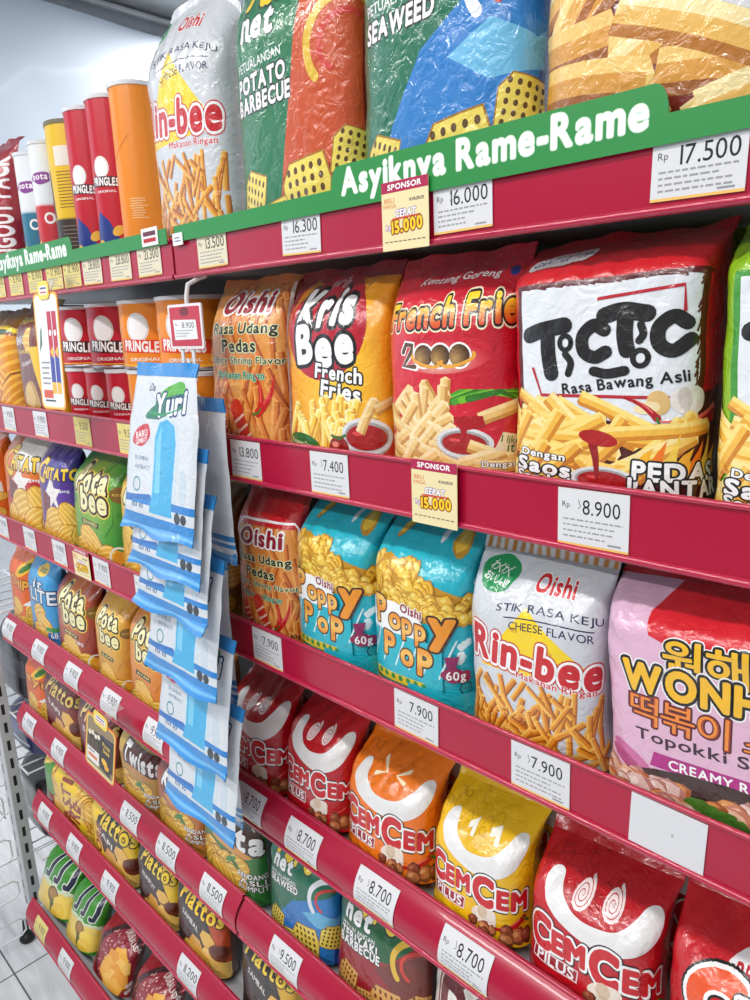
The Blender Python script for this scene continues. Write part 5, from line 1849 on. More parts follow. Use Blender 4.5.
def art_stickcan(A, low, word):
    def base(x, y):
        return mix((232, 236, 240), low, np.clip((A * .56 - y) / .02, 0, 1))
    a = Art(A, base)
    a.ell(.5, A * .74, .20, .10, (140, 70, 150), wob=.1)
    a.text(word, .5, A * .74, w=.3, h=.12, col=(250, 240, 246), bold=.04)
    a.text('O', .6, A * .46, w=.2, col=WHT, bold=.04)
    a.flakes(6, (.3, A * .1, .8, A * .3), (.08, .11), [((252, 226, 150), (240, 196, 90), (190, 130, 50))], seed=3)
    a.rect(0, 0, 1, A * .05, (200, 40, 50))
    return a


can('snack_can', 'slim white and red canister on the top shelf', -.4690, .034 + .030, z1, .030, .222, art_stickcan(.222 / (PI * .030), (206, 50, 60), 'pota'), turn=30)
can('snack_can', 'slim white and green canister beside the maroon pack', -.5335, .034 + .030, z1, .030, .216, art_stickcan(.216 / (PI * .030), (50, 120, 150), 'pota'), turn=30)
bag('snack_bag', 'maroon pack with white vertical lettering, at the far end of the top shelf', 1, -.672, .19, .25, .07, 1, 2, art_hangout, (140, 12, 30), (150, 14, 34), res=MD, seed=91, cat='snack bag')
# ================================================================== cards on the price rails
PAPER = printed('paper_card', rough=.55, spec=.3)
GLOSS = printed('glossy_card', rough=.3, coat=.3)
LBL = {'w': (224, 225, 229), 'y': (228, 212, 136), 'c': (228, 220, 194)}


def rail_card(name, label, cat, l, X, wid, t0, t1, art, out=.0012, n=6, group=None, side=(232, 232, 232)):
    """a card curved to the face of a price rail, its front printed"""
    Pf = np.zeros((n + 1, 9, 3))
    for j in range(n + 1):
        y, z = lip(l, t0 + (t1 - t0) * j / n, out)
        Pf[j, :, 0] = np.linspace(-wid / 2, wid / 2, 9)
        Pf[j, :, 1] = y
        Pf[j, :, 2] = z
    c = np.array([X, Pf[n // 2, 0, 1], Pf[n // 2, 0, 2]])
    Pf -= np.array([0, c[1], c[2]])
    N = grid_normals(Pf)
    Pb = Pf - N * .0006
    B = Build()
    B.printed_grid(Pf, art, 0, 1, 0, art.A)
    B.grid(Pb, side, flip=True)
    for e, f in ((Pf[:, 0], Pb[:, 0]), (Pb[:, -1], Pf[:, -1])):
        B.grid(np.stack([e, f], 1)[:, ::-1], side)
    for e, f in ((Pf[0], Pb[0]), (Pb[-1], Pf[-1])):
        B.grid(np.stack([f, e]), side)
    o = B.obj(name, PAPER)
    o.location = c
    return tag(o, label, cat, group)


def art_tag(price, paper='w', seed=1, A=.66):
    a = Art(A, LBL[paper])
    rr = random.Random(seed)
    ink = (70, 72, 78)
    if price is None:
        a.text('6', .58, A * .5, h=.05, col=(120, 122, 128), bold=0)
        return a
    a.text('Rp', .12, A * .70, h=.10, col=ink, bold=0, res=2)
    a.text(price, .62, A * .70, w=.62 if len(price) > 5 else .52, h=.20, col=(40, 42, 48), bold=0, res=3)
    if rr.random() < .7:
        a.stroke([(.30, A * .82), (.33, A * .70), (.30, A * .66)], .012, (130, 132, 138))
    y = A * .46
    for k in range(4):          # lines of small print, too small to read
        x = .08
        end = rr.uniform(.55, .9) if k else .92
        a.layer += 1
        while x < end:
            w_ = rr.uniform(.03, .10)
            a.rect(x, y - .011, min(x + w_, end), y + .011, (158, 159, 164), new=False)
            x += w_ + .022
        y -= A * .10
    a.rect(.72, A * .08, .90, A * .115, (150, 152, 156))
    a.rect(0, 0, 1, .03, (244, 196, 110))
    return a


TAGS = [
    (1, .626, '17.500', 'w', 'white price tag reading 17.500 under the bag of thick fries'),
    (1, .442, '16.000', 'w', 'white price tag reading 16.000 beside the upper yellow promotion card'),
    (1, .242, '16.300', 'w', 'white price tag reading 16.300 under the green and orange bag'),
    (1, .085, '13.500', 'c', 'faded cream price tag on the top rail under the tall white bag'),
    (1, -.058, '21.300', 'c', 'cream price tag on the top rail under the tall orange can'),
    (1, -.136, '28.800', 'c', 'cream price tag on the top rail under the nearer red can'),
    (1, -.221, '28.800', 'c', 'cream price tag on the top rail under the farther red can'),
    (1, -.289, '17.900', 'y', 'yellow price tag on the top rail, nearest to the cream ones'),
    (1, -.353, '17.900', 'y', 'yellow price tag on the top rail, above the white hanging card'),
    (1, -.428, '15.900', 'y', 'yellow price tag on the top rail, left of the white hanging card'),
    (1, -.513, '15.900', 'y', 'yellow price tag on the top rail under the maroon pack'),
    (1, -.596, '15.900', 'y', 'yellow price tag at the far left end of the top rail'),
    (2, .119, '13.800', 'w', 'white price tag reading 13.800 under the orange shrimp stick bag'),
    (2, .266, '7.400', 'w', 'white price tag reading 7.400 under the bag with a red disc'),
    (2, .564, '8.900', 'w', 'white price tag reading 8.900 under the red bag with a white panel'),
    (2, -.646, '9.900', 'w', 'white price tag under the brown bag with large chips'),
    (2, -.494, '9.900', 'w', 'white price tag under the jumbo strip bag'),
    (2, -.324, '9.500', 'y', 'yellow price tag under the red short cans'),
    (2, -.172, '9.500', 'y', 'yellow price tag under the orange short cans'),
    (3, .133, '7.900', 'w', 'white price tag reading 7.900 under the red shrimp stick bag'),
    (3, .379, '7.900', 'w', 'white price tag reading 7.900 under the right turquoise popcorn bag'),
    (3, .523, '7.900', 'w', 'white price tag reading 7.900 under the white cheese stick bag'),
    (3, .635, None, 'w', 'blank pale tag under the pink bag'),
    (3, -.783, '9.900', 'w', 'white price tag at the far end of the third rail'),
    (3, -.635, '9.900', 'w', 'white price tag under the purple chip bag'),
    (3, -.493, '9.900', 'w', 'white price tag under the left edge of the green wavy chip bag'),
    (3, -.322, '9.900', 'w', 'white price tag under the right edge of the green wavy chip bag'),
    (3, -.176, '9.900', 'w', 'white price tag on the third rail, partly behind the hanging wipes'),
    (4, .059, '8.700', 'w', 'white price tag reading 8.700 beside the lowest hanging wipes pack'),
    (4, .175, '8.700', 'w', 'white price tag reading 8.700 above the blue and green bag'),
    (4, .307, '8.700', 'w', 'white price tag reading 8.700 under the orange smile bag'),
    (4, .437, '8.700', 'w', 'white price tag reading 8.700 under the yellow smile bag'),
    (4, -.864, '9.900', 'w', 'white price tag at the far end of the fourth rail'),
    (4, -.688, '9.900', 'w', 'white price tag on the fourth rail under the light blue bag'),
    (4, -.524, '9.900', 'w', 'white price tag on the fourth rail under the red brown wavy chip bag'),
    (4, -.363, '9.900', 'w', 'white price tag just above the black hanging card'),
    (4, -.205, '9.900', 'w', 'white price tag under the orange wavy chip bag, beside the wipes'),
    (5, -.829, '9.900', 'w', 'white price tag at the far end of the fifth rail'),
    (5, -.663, '9.900', 'w', 'white price tag on the fifth rail under the dark brown chip bag'),
    (5, -.342, '11.500', 'w', 'white price tag on the fifth rail under the yellow green chip bag'),
    (5, -.209, '11.500', 'w', 'white price tag on the fifth rail under the golden orange bag'),
    (5, -.068, '11.500', 'w', 'white price tag reading 11.500 at the near end of the far bay'),
    (5, .116, '9.500', 'w', 'white price tag under the small blue and green bag'),
    (6, -.828, '9.900', 'w', 'white price tag at the far end of the sixth rail'),
    (6, -.663, '9.900', 'w', 'white price tag on the sixth rail above the green potato chip bags'),
    (6, -.491, '9.900', 'w', 'white price tag on the sixth rail above the maroon bag beside the green one'),
    (6, -.185, '11.200', 'w', 'white price tag on the sixth rail under the sambal chip bag'),
    (7, -.812, '9.900', 'y', 'yellow price tag at the far end of the bottom rail'),
    (7, -.669, '9.900', 'w', 'white price tag on the bottom rail under the green bags'),
]
for k, (l, X, pr, pp, lb) in enumerate(TAGS):
    wd = .0585 if l <= 3 else .064
    t0, t1 = (.06, .93) if l <= 3 else (.14, .86)
    if l == 1:
        t0, t1 = .12, .98
    h = math.dist(lip(l, t0), lip(l, t1))
    o = rail_card('price_tag', lb, 'price tag', l, X, wd, t0, t1, art_tag(pr, pp, k, h / wd), n=4 if l <= 3 else 8)
    rr = random.Random(k)
    o.rotation_euler.y = R(rr.uniform(-1.2, 1.2)) if l <= 3 else 0


def art_promo(A):
    a = Art(A, (240, 226, 176))
    a.rect(-.1, A * .84, 1.1, A * 1.01, (178, 40, 84))
    a.text('SPONSOR', .5, A * .92, w=.72, h=A * .085, col=WHT, bold=.05, shear=.06)
    a.text('BELI', .17, A * .73, w=.22, h=.07, col=(226, 130, 70), bold=.01)
    a.text('HARGA', .18, A * .65, w=.28, h=.07, col=(226, 130, 70), bold=.01)
    a.text('KHUSUS', .76, A * .70, w=.3, h=.05, col=(70, 40, 80), bold=.04)
    a.text('CEPAT', .52, A * .53, w=.44, h=.12, col=WHT, bold=.06, halo=((.08, (120, 60, 150)), ), shear=.1)
    a.stroke([(.24, A * .455), (.82, A * .47)], .03, (220, 90, 50))
    a.text('15.000', .54, A * .35, w=.66, h=.20, col=(252, 210, 50), bold=.06, halo=((.10, (150, 60, 20)), ), rot=3)
    a.text('Rp', .14, A * .33, w=.11, h=.10, col=(252, 240, 240), bold=.04, halo=((.10, (120, 60, 140)), ))
    a.layer += 1
    for k in range(9):
        a.rect(.06 + .1 * k, A * .12, .13 + .1 * k, A * .135, (120, 100, 80), new=False)
    return a


for l, X, zt, lb in ((1, .385, 1.2, 'yellow promotion card reading 15.000 on the top rail, beside the 16.000 tag'), (2, .412, 1.08, 'yellow promotion card reading 15.000 on the second rail, under the french fries bag')):
    wd = .053
    rail_card('promotion_sign', lb, 'sign', l, X, wd, -.08, zt, art_promo(math.dist(lip(l, -.08), lip(l, zt)) / wd), out=.0062, side=(240, 226, 176), group='promotion cards reading 15.000')
wd = .064
rail_card('promotion_sign', 'small cream promotion card on the third rail, under the green wavy chip bag', 'sign', 3, -.392, wd, .02, 1.02, art_promo(math.dist(lip(3, .02), lip(3, 1.02)) / wd), out=.0045, side=(240, 226, 176))


def art_mini(A):
    a = Art(A, (236, 238, 240))
    a.rect(.2, A * .3, .8, A * .4, (120, 130, 150))
    a.rect(.2, A * .55, .7, A * .65, (120, 130, 150))
    return a


rail_card('price_tag', 'tiny white sticker at the joint of the two top rails', 'price tag', 1, .020, .022, .80, 1.12, art_mini(.8), out=.0046)


def art_redlines(A):
    a = Art(A, (238, 236, 236))
    a.rect(.12, A * .55, .88, A * .80, (110, 60, 80))
    a.rect(.12, A * .2, .88, A * .42, (190, 50, 60))
    return a


rail_card('promotion_sign', 'small white card with red print on the far green shelf banner', 'sign', 1, -.045, .040, .93, 1.42, art_redlines(.53), out=.0046)


# ------------------------------------------------------------------ green shelf banners
def banner(name, label, x0, x1, tab0, tab1, text, tx, tw):
    zb, zl, zt_ = 1.6345, 1.6525, 1.6715
    y = -.0036
    W_ = x1 - x0
    pts = [(x0, zb), (x1, zb), (x1, zl), (tab1 + .010, zl)]
    pts += [(tab1 + .010 * math.cos(a) - .0, zl + (zt_ - zl) * math.sin(a)) for a in np.linspace(.3, PI / 2, 5)]
    pts += [(tab0 - .010 * math.cos(a), zl + (zt_ - zl) * math.sin(a)) for a in np.linspace(PI / 2, .3, 5)]
    pts += [(tab0 - .010, zl), (x0, zl)]
    pts = [p for i, p in enumerate(pts) if i == 0 or math.dist(p, pts[i - 1]) > 1e-6]
    A = Art(1, (0, 0, 0))
    A.poly([(px_, pz) for px_, pz in pts], (28, 140, 62))
    A.text(text, tx, (zb + zt_) / 2 + .0005, w=tw, h=.030, col=WHT, bold=.045, halo=((.03, (210, 236, 214)), ))
    B = Build()
    for lay, T, c in A.ops:
        V = np.stack([T[..., 0], np.full(T.shape[:2], y - lay * 4e-5), T[..., 1]], -1).reshape(-1, 3)
        B.raw(V, np.tile([0, -1., 0], (len(V), 1)), lin(c), np.arange(len(V)).reshape(-1, 3))
    P = np.array(pts)
    n = len(P)
    f3, b3 = np.c_[P[:, 0], np.full(n, y), P[:, 1]], np.c_[P[:, 0], np.full(n, y + .0008), P[:, 1]]
    T = A.ops[0][1]
    V = np.stack([T[..., 0], np.full(T.shape[:2], y + .0008), T[..., 1]], -1)[:, ::-1].reshape(-1, 3)
    B.raw(V, np.tile([0, 1., 0], (len(V), 1)), lin((28, 140, 62)), np.arange(len(V)).reshape(-1, 3))
    for i in range(n):
        k = (i + 1) % n
        V = np.array([b3[i], b3[k], f3[k], f3[i]])
        d = P[k] - P[i]
        nn = np.array([d[1], 0, -d[0]])
        B.raw(V, np.tile(nn / max(np.linalg.norm(nn), 1e-9), (4, 1)), lin((28, 140, 62)), [(0, 1, 2), (0, 2, 3)])
    o = B.obj(name, printed('banner_card', rough=.4, coat=.2))
    return tag(o, label, 'shelf banner')


banner('shelf_banner', 'green banner with white lettering along the near top rail', .012, .95, .302, .597, 'Asyiknya Rame-Rame', .450, .288)
banner('shelf_banner', 'green banner with white lettering along the far top rail', -.895, -.006, -.600, -.282, 'Asyiknya Rame-Rame', -.440, .296)


# ------------------------------------------------------------------ hanging cards
def flat_card(name, label, cat, loc, wid, hgt, art, rad=.010, rot=(0, 0, 0), thick=.0012, tab=None, edge=(240, 140, 60), parts=None, group=None):
    """a rounded card, printed front; parts: a list of (name, outline points, colour art) laid on it"""
    def rounded(w_, h_, r, n=5):
        p = []
        for cx, cy, a0 in ((w_ / 2 - r, h_ / 2 - r, 0), (-w_ / 2 + r, h_ / 2 - r, PI / 2), (-w_ / 2 + r, -h_ / 2 + r, PI), (w_ / 2 - r, -h_ / 2 + r, 3 * PI / 2)):
            p += [(cx + r * math.cos(a0 + PI / 2 * k / n), cy + r * math.sin(a0 + PI / 2 * k / n)) for k in range(n + 1)]
        return p

    def slab(ops, outline, y, name, parent):
        B = Build()
        for lay, T, c in ops:
            V = np.stack([T[..., 0], np.full(T.shape[:2], y - thick / 2 - lay * 1.2e-5), T[..., 1]], -1).reshape(-1, 3)
            B.raw(V, np.tile([0, -1., 0], (len(V), 1)), lin(c), np.arange(len(V)).reshape(-1, 3))
        T = ops[0][1]
        V = np.stack([T[..., 0], np.full(T.shape[:2], y + thick / 2), T[..., 1]], -1)[:, ::-1].reshape(-1, 3)
        B.raw(V, np.tile([0, 1., 0], (len(V), 1)), lin((230, 230, 230)), np.arange(len(V)).reshape(-1, 3))
        n = len(outline)
        for i in range(n):
            k = (i + 1) % n
            p, q = outline[i], outline[k]
            V = np.array([(p[0], y + thick / 2, p[1]), (q[0], y + thick / 2, q[1]), (q[0], y - thick / 2, q[1]), (p[0], y - thick / 2, p[1])])
            nn = np.array([q[1] - p[1], 0, -(q[0] - p[0])])
            B.raw(V, np.tile(nn / max(1e-9, np.linalg.norm(nn)), (4, 1)), lin(edge), [(0, 1, 2), (0, 2, 3)])
        return B.obj(name, GLOSS, parent)
    t = thing(name, label, cat, loc, group)
    t.rotation_euler = rot
    out = rounded(wid, hgt, rad)
    A = Art(1)
    A.poly(out, edge)
    A.poly(rounded(wid * .95, hgt - wid * .05, rad * .9), (244, 214, 90) if tab else edge)
    art(A, lambda w_, h_, r: rounded(w_, h_, r), wid, hgt)
    slab(A.ops, out, 0, 'card', t)
    if tab:
        tw_, th_ = tab
        T = Art(1)
        o2 = [(x, z + hgt / 2 + th_ * .1) for x, z in rounded(tw_, th_, th_ * .3)]
        T.poly(o2, (248, 220, 80))
        T.poly([(x * .72, (z - hgt / 2 - th_ * .1) * .5 + hgt / 2 + th_ * .1) for x, z in o2], (240, 238, 240))
        T.rect(-tw_ * .28, hgt / 2 + th_ * .16, tw_ * .28, hgt / 2 + th_ * .26, (90, 80, 130))
        T.rect(-tw_ * .28, hgt / 2 - th_ * .06, tw_ * .28, hgt / 2 + th_ * .02, (200, 60, 60))
        slab(T.ops, o2, -thick * 1.3, 'tab', t)
    return t


CLEAR = None


def clear_plastic():
    m, nt, b = _nodes('clear_plastic')
    b.inputs['Base Color'].default_value = (.92, .94, .95, 1)
    b.inputs['Roughness'].default_value = .08
    b.inputs['Transmission Weight'].default_value = .85
    b.inputs['IOR'].default_value = 1.2
    no = nt.nodes.new('ShaderNodeTexNoise')
    no.inputs['Scale'].default_value = 40
    bp = nt.nodes.new('ShaderNodeBump')
    bp.inputs['Strength'].default_value = .1
    nt.links.new(no.outputs['Fac'], bp.inputs['Height'])
    nt.links.new(bp.outputs['Normal'], b.inputs['Normal'])
    return m


CLEAR = clear_plastic()


def art_cans(A, rnd, w_, h_):
    A.poly(rnd(w_ * .89, h_ - w_ * .11, .009), (240, 242, 246))
    for x in (.10, .30):
        x0 = x * w_
        A.rect(x0 - w_ * .085, -h_ * .36, x0 + w_ * .085, h_ * .34, (196, 40, 70))
        A.rect(x0 - w_ * .085, -h_ * .36, x0 + w_ * .085, -h_ * .04, (60, 70, 160))
        A.rect(x0 - w_ * .085, -h_ * .36, x0 + w_ * .085, -h_ * .26, (240, 190, 70))
        A.ell(x0, h_ * .16, w_ * .05, w_ * .06, WHT)
        A.poly([(x0 - w_ * .06, 0), (x0 + w_ * .07, h_ * .05), (x0 + w_ * .06, -h_ * .06)], (246, 200, 80))
    A.poly([(-w_ * .38, h_ * .0), (-w_ * .30, h_ * .18), (-w_ * .24, h_ * .22), (-w_ * .27, h_ * .06)], (70, 110, 90))
    A.layer += 1
    for k in range(5):
        A.rect(-w_ * .36, -h_ * (.10 + .045 * k), -w_ * (.02 + .03 * (k % 3)), -h_ * (.085 + .045 * k), (150, 150, 160), new=False)
    A.rect(-w_ * .36, -h_ * .40, w_ * .02, -h_ * .33, (220, 90, 60))
    A.rect(-w_ * .32, -h_ * .43, w_ * .10, -h_ * .415, (60, 60, 80))


def art_blackbag(A, rnd, w_, h_):
    A.poly(rnd(w_ * .89, h_ - w_ * .11, .009), (150, 130, 96))
    A.poly([(-w_ * .44, -h_ * .3), (-w_ * .44, h_ * .1), (-w_ * .2, h_ * .22), (w_ * .44, h_ * .3), (w_ * .44, -h_ * .3)], (48, 38, 32))
    for k in range(4):
        A.ell(-w_ * .36 + w_ * .10 * k, h_ * .14 + h_ * .03 * (k % 2), w_ * .05, w_ * .05, (240, 232, 206))
    for k in range(3):
        A.rect(-w_ * .42 + w_ * .13 * k, -h_ * .12, -w_ * .34 + w_ * .13 * k, h_ * .06, (96, 70, 50))
    A.poly([(w_ * .02, -h_ * .36), (w_ * .04, h_ * .28), (w_ * .38, h_ * .24), (w_ * .36, -h_ * .40)], (26, 22, 28))
    A.poly([(w_ * .03, h_ * .24), (w_ * .04, h_ * .28), (w_ * .38, h_ * .24), (w_ * .38, h_ * .19)], (70, 56, 100))
    A.text('Pota', w_ * .20, h_ * .12, w=w_ * .24, h=h_ * .09, col=(226, 190, 70), bold=.05)
    A.text('bee', w_ * .21, h_ * .02, w=w_ * .20, h=h_ * .09, col=(226, 190, 70), bold=.05)
    A.ell(w_ * .16, -h_ * .20, w_ * .10, h_ * .06, (244, 190, 50), -20)
    A.ell(w_ * .24, -h_ * .27, w_ * .08, h_ * .05, (236, 170, 40), 10)
    A.rect(-w_ * .43, -h_ * .38, -w_ * .02, -h_ * .13, (238, 236, 232))
    A.rect(-w_ * .38, -h_ * .19, -w_ * .18, -h_ * .165, (80, 80, 90))
    A.rect(-w_ * .38, -h_ * .30, -w_ * .08, -h_ * .24, (224, 120, 50))
    A.rect(-w_ * .43, -h_ * .47, w_ * .43, -h_ * .42, (226, 214, 160))


wob = flat_card('hanging_card', 'white hanging card with two tall cans printed on it, below the top rail', 'hanging card', (-.300, -.045, 1.508), .076, .172, art_cans, tab=(.034, .026), rot=(R(-3), 0, R(4)))
s = Solid()
s.face_grid([[(-.009, .0009, .075), (.009, .0009, .075), (.009, .0015, .075), (-.009, .0015, .075)], [(-.009, .012, .105), (.009, .012, .105), (.009, .0126, .105), (-.009, .0126, .105)],
             [(-.009, .0335, .112), (.009, .0335, .112), (.009, .0341, .112), (-.009, .0341, .112)]])
s.obj('strip', CLEAR, wob)
wob2 = flat_card('hanging_card', 'black hanging card with a chip bag printed on it, below the fourth rail', 'hanging card', (-.300, -.052, .846), .094, .105, art_blackbag, tab=(.044, .026), edge=(236, 110, 50), rot=(R(-4), R(10), R(4)))
s = Solid()
s.face_grid([[(-.009, .0009, .045), (.009, .0009, .045), (.009, .0015, .045), (-.009, .0015, .045)], [(-.009, .020, .066), (.009, .020, .066), (.009, .0206, .066), (-.009, .0206, .066)],
             [(-.009, .036, .068), (.009, .036, .068), (.009, .0366, .068), (-.009, .0366, .068)]])
s.obj('strip', CLEAR, wob2)

# ------------------------------------------------------------------ price holder on a hook, and the wipes hanging below it
WHITEP = solid('white_plastic', (232, 232, 234), rough=.3, var=.02)
hk = thing('hanging_hook', 'white plastic hook and fork hanging from the joint of the top rails', 'display hook', (.040, -.016, 1.59))
s = Solid().tube([(.004, .030, .004), (.004, .022, .002), (.002, .006, -.006), (0, .004, -.02), (0, .004, -.03)], .0028)
s.obj('arm', WHITEP, hk, smooth=True)
s = Solid()
s.box(-.016, -.010, -.001, .001, -.118, -.078, .0004)
s.box(.008, .014, -.001, .001, -.118, -.078, .0004)
s.box(-.016, .014, -.001, .001, -.080, -.070, .0004)
s.box(-.004, .002, -.001, .001, -.124, -.092, .0004)
s.obj('fork', WHITEP, hk)


def art_holder(A, rnd, w_, h_):
    A.poly(rnd(w_ * .90, h_ * .88, .002), (200, 34, 60))
    A.ell(0, h_ * .33, w_ * .14, h_ * .10, (120, 16, 34))
    A.poly([(-w_ * .34, -h_ * .30), (-w_ * .36, h_ * .16), (w_ * .32, h_ * .14), (w_ * .34, -h_ * .28)], (240, 240, 242))
    A.text('8.900', w_ * .08, h_ * .03, w=w_ * .36, h=h_ * .13, col=(50, 52, 58), bold=.0)
    A.text('Rp', -w_ * .27, h_ * .04, h=h_ * .08, col=(90, 92, 98), bold=.0)
    A.layer += 1
    for k in range(3):
        A.rect(-w_ * .30, -h_ * (.10 + .06 * k), w_ * (.22 - .1 * k), -h_ * (.08 + .06 * k), (160, 162, 168), new=False)


flat_card('price_holder', 'red framed price holder reading 8.900 above the hanging wipes', 'price holder', (.042, -.0175, 1.536), .074, .052, art_holder, rad=.003, edge=(236, 230, 232), thick=.002)

WSEAL = (46, 142, 216)


def make_wipes(label, X, y_bottom, zb, H, W, D, lean, seed, neck=.0, art=None):
    root = make_bag('hanging_wipes_pack', label, 'wipes pack', X, y_bottom, zb, W, H, D, lean, 0, art or art_wipes(A_of(W, H, .016, 5)), (226, 230, 236), WSEAL, res=(30, 40), seed=seed, amp=.0016,
                    expo=2.6, top=.72, seal_h=.016, seal_tilt=5, back_lean=.1, bot=.3, group='wipes packs hanging in a strip', neck=neck)
    # wavy blue bottom seal
    n = 41
    rr = random.Random(seed)
    xs = np.linspace(-W / 2 * .985, W / 2 * .985, n)
    f1, f2 = rr.uniform(0, 6), rr.uniform(0, 6)
    rows = []
    for t in np.linspace(0, 1, 5):
        rows.append(np.stack([xs * (1 + .02 * t), (-.004 - .004 * np.sin(xs * 42 + f1)) * t, .004 - (.013 + .003 * np.sin(xs * 60 + f2)) * t], 1))
    F = np.array(rows)[::-1]
    th = np.array([0, .0007, 0])
    B = Build()
    c = np.array(WSEAL, float) * np.ones((5, n, 1))
    c[2:3] = (120, 190, 236)
    B.grid(F - th, c)
    B.grid(F + th, c, flip=True)
    B.grid(np.stack([F[0] + th, F[0] - th]), WSEAL)
    B.obj('bottom_seal', printed('printed_film', **FILM), root)
    return root


WX = .043
ordw = ['topmost of the strip, hung from the fork', 'second from the top of the strip', 'third from the top of the strip', 'fourth from the top of the strip', 'fifth from the top of the strip', 'lowest of the strip']
for k, zb in enumerate((1.296, 1.246, 1.192, 1.104, .999, .909)):
    make_wipes(f'white and blue wipes pack, {ordw[k]}', WX + (-.008, -.004, .0, .004, .008, .012)[k], -.084 + .001 * k, zb, (.196, .150, .150, .160, .165, .165)[k], .168, .0085, 10, 200 + k, neck=.2 if k == 0 else .04)


def art_wipes_back(A):
    a = Art(A, (228, 233, 238))
    a.rect(-.5, A * .10, 1.5, A * .14, (60, 140, 206))
    a.rect(-.5, A * .05, 1.5, A * .08, (60, 140, 206))
    return a


for k, (zb, wh) in enumerate(((1.262, 'behind the topmost ones'), (1.066, 'behind the middle ones'), (.870, 'behind the lowest ones'))):
    make_wipes(f'white wipes pack in the rear row of the strip, {wh}', (WX - .006, WX - .030, WX - .044)[k], -.0265, zb, .186, .160, .008, 0, 210 + k, art=art_wipes_back(A_of(.160, .186, .016, 5)))

# ------------------------------------------------------------------ wire rack at the far end
WIRE = solid('white_coated_wire', (226, 228, 230), rough=.35, var=.02)
rk = thing('wire_display_rack', 'white slotted post and wire rack standing past the far end of the shelves', 'wire rack', (-1.02, 0, 0))


def slotted_post():
    """coated steel with rows of punched slots every 5 cm"""
    m, nt, b = _nodes('slotted_post')
    tc = nt.nodes.new('ShaderNodeTexCoord')
    sp = nt.nodes.new('ShaderNodeSeparateXYZ')
    nt.links.new(tc.outputs['Object'], sp.inputs['Vector'])

    def mth(op, a, bb=None):
        n = nt.nodes.new('ShaderNodeMath')
        n.operation = op
        for i, v in enumerate((a, bb)):
            if v is None:
                continue
            if isinstance(v, (int, float)):
                n.inputs[i].default_value = v
            else:
                nt.links.new(v, n.inputs[i])
        return n.outputs[0]
    z = mth('LESS_THAN', mth('MODULO', sp.outputs['Z'], .05), .028)
    x = mth('LESS_THAN', mth('ABSOLUTE', mth('ADD', sp.outputs['X'], .009)), .0032)
    z2 = mth('LESS_THAN', mth('MODULO', mth('ADD', sp.outputs['Z'], .03), .05), .028)
    x2 = mth('GREATER_THAN', sp.outputs['X'], .0218)
    y2 = mth('LESS_THAN', mth('ABSOLUTE', mth('SUBTRACT', mth('MODULO', mth('ADD', sp.outputs['Y'], .396), .378), .015 + .378 - .378)), .004)
    f = mth('MAXIMUM', mth('MULTIPLY', z, x), mth('MULTIPLY', mth('MULTIPLY', z2, x2), y2))
    mx = nt.nodes.new('ShaderNodeMix')
    mx.data_type = 'RGBA'
    mx.inputs['A'].default_value = (*lin((200, 203, 206)), 1)
    mx.inputs['B'].default_value = (*lin((26, 26, 28)), 1)
    nt.links.new(f, mx.inputs['Factor'])
    nt.links.new(mx.outputs['Result'], b.inputs['Base Color'])
    b.inputs['Roughness'].default_value = .4
    return m


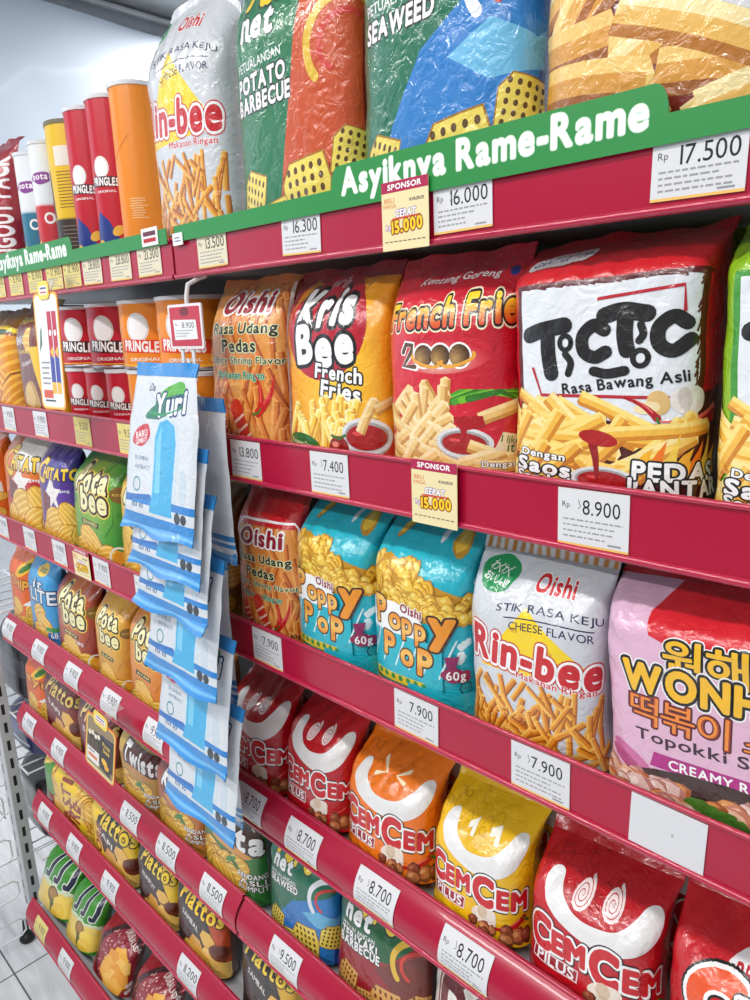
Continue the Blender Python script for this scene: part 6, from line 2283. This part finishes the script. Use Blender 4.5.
POST = slotted_post()
for py in (-.018, .36):
    Solid().box(-.022, .022, py, py + .03, .05, 1.45, .001).obj('post', POST, rk)
for z in (.905, .625, .475, .225):
    s = Solid()
    for x in (-.24, -.18, -.12, -.06, .0, .04, .085):
        s.tube([(x, .012, z), (x, .36, z)], .0022, 6)
    for y in (.012, .13, .25, .36):
        s.tube([(-.24, y, z - .003), (.085, y, z - .003)], .0026, 6)
    s.obj('wire_shelf', WIRE, rk, smooth=True)
for k, (za, zb_) in enumerate(((.43, .365), (.31, .245), (.19, .14), (.08, .03))):
    s = Solid()
    x = .052 + .004 * k
    s.tube([(x, -.62, za), (x, -.06, za), (x, -.048, za - .010), (x, -.048, zb_ + .010), (x, -.06, zb_), (x, -.62, zb_)], .0024, 8)
    for xx in (-.06, -.16):
        s.tube([(x, -.048 - .1 * k, zb_), (xx, -.048 - .1 * k, zb_)], .002, 6)
    for yy in (-.18, -.32, -.46):
        s.tube([(x, yy, za), (x, yy, zb_), (-.2, yy, zb_)], .002, 6)
    s.obj('wire_basket', WIRE, rk, smooth=True)
s = Solid().lathe([(.004, .0), (.016, .001), (.019, .008), (.016, .018), (.008, .024), (.006, .06)], 20, cx=.056, cy=-.047)
s.obj('foot', solid('black_rubber', (24, 24, 26), rough=.5), rk, smooth=True)


def soft_pack(name, label, cat, loc, W, D, H, rgb, art=None, seed=1):
    def base(x, y):
        return mix(rgb, tuple(min(255, v * 1.25 + 8) for v in rgb), .5 + .5 * np.sin(7 * x + 5 * y))
    return make_bag(name, label, cat, loc[0], loc[1], loc[2], W, H, D, 2, 0, art or Art(H / W, base), rgb, rgb, res=(18, 22), seed=seed, amp=.004, expo=3.2)


a = Art(.9, (24, 34, 84))
a.ell(.4, .5, .3, .14, (44, 70, 140), 20)
a.rect(.2, .2, .7, .26, (190, 200, 220))
soft_pack('package', 'navy blue package on the wire rack', 'package', (-1.05, .035, .4795), .22, .14, .122, (24, 34, 84), a, 301)
a = Art(.9, (22, 20, 22))
a.ell(.6, .5, .2, .12, (60, 54, 50), 20)
a.rect(.3, .24, .8, .30, (120, 116, 110))
soft_pack('package', 'black package low on the wire rack', 'package', (-1.05, .035, .2295), .22, .14, .222, (22, 20, 22), a, 302)
a = Art(.9, (30, 30, 34))
a.rect(.2, .3, .8, .5, (70, 72, 80))
soft_pack('package', 'black package on the wire rack beside the fourth shelf', 'package', (-1.05, .035, .6295), .22, .14, .22, (26, 26, 30), a, 304)
a = Art(1, (206, 120, 160))
a.rect(-.5, 0, 1.5, .3, (120, 70, 150))
a.ell(.5, .6, .3, .2, (150, 90, 60))
soft_pack('package', 'pink and purple package in the wire basket', 'package', (-1.10, -.40, .249), .11, .08, .11, (206, 120, 160), a, 303)
bpy.context.view_layer.update()
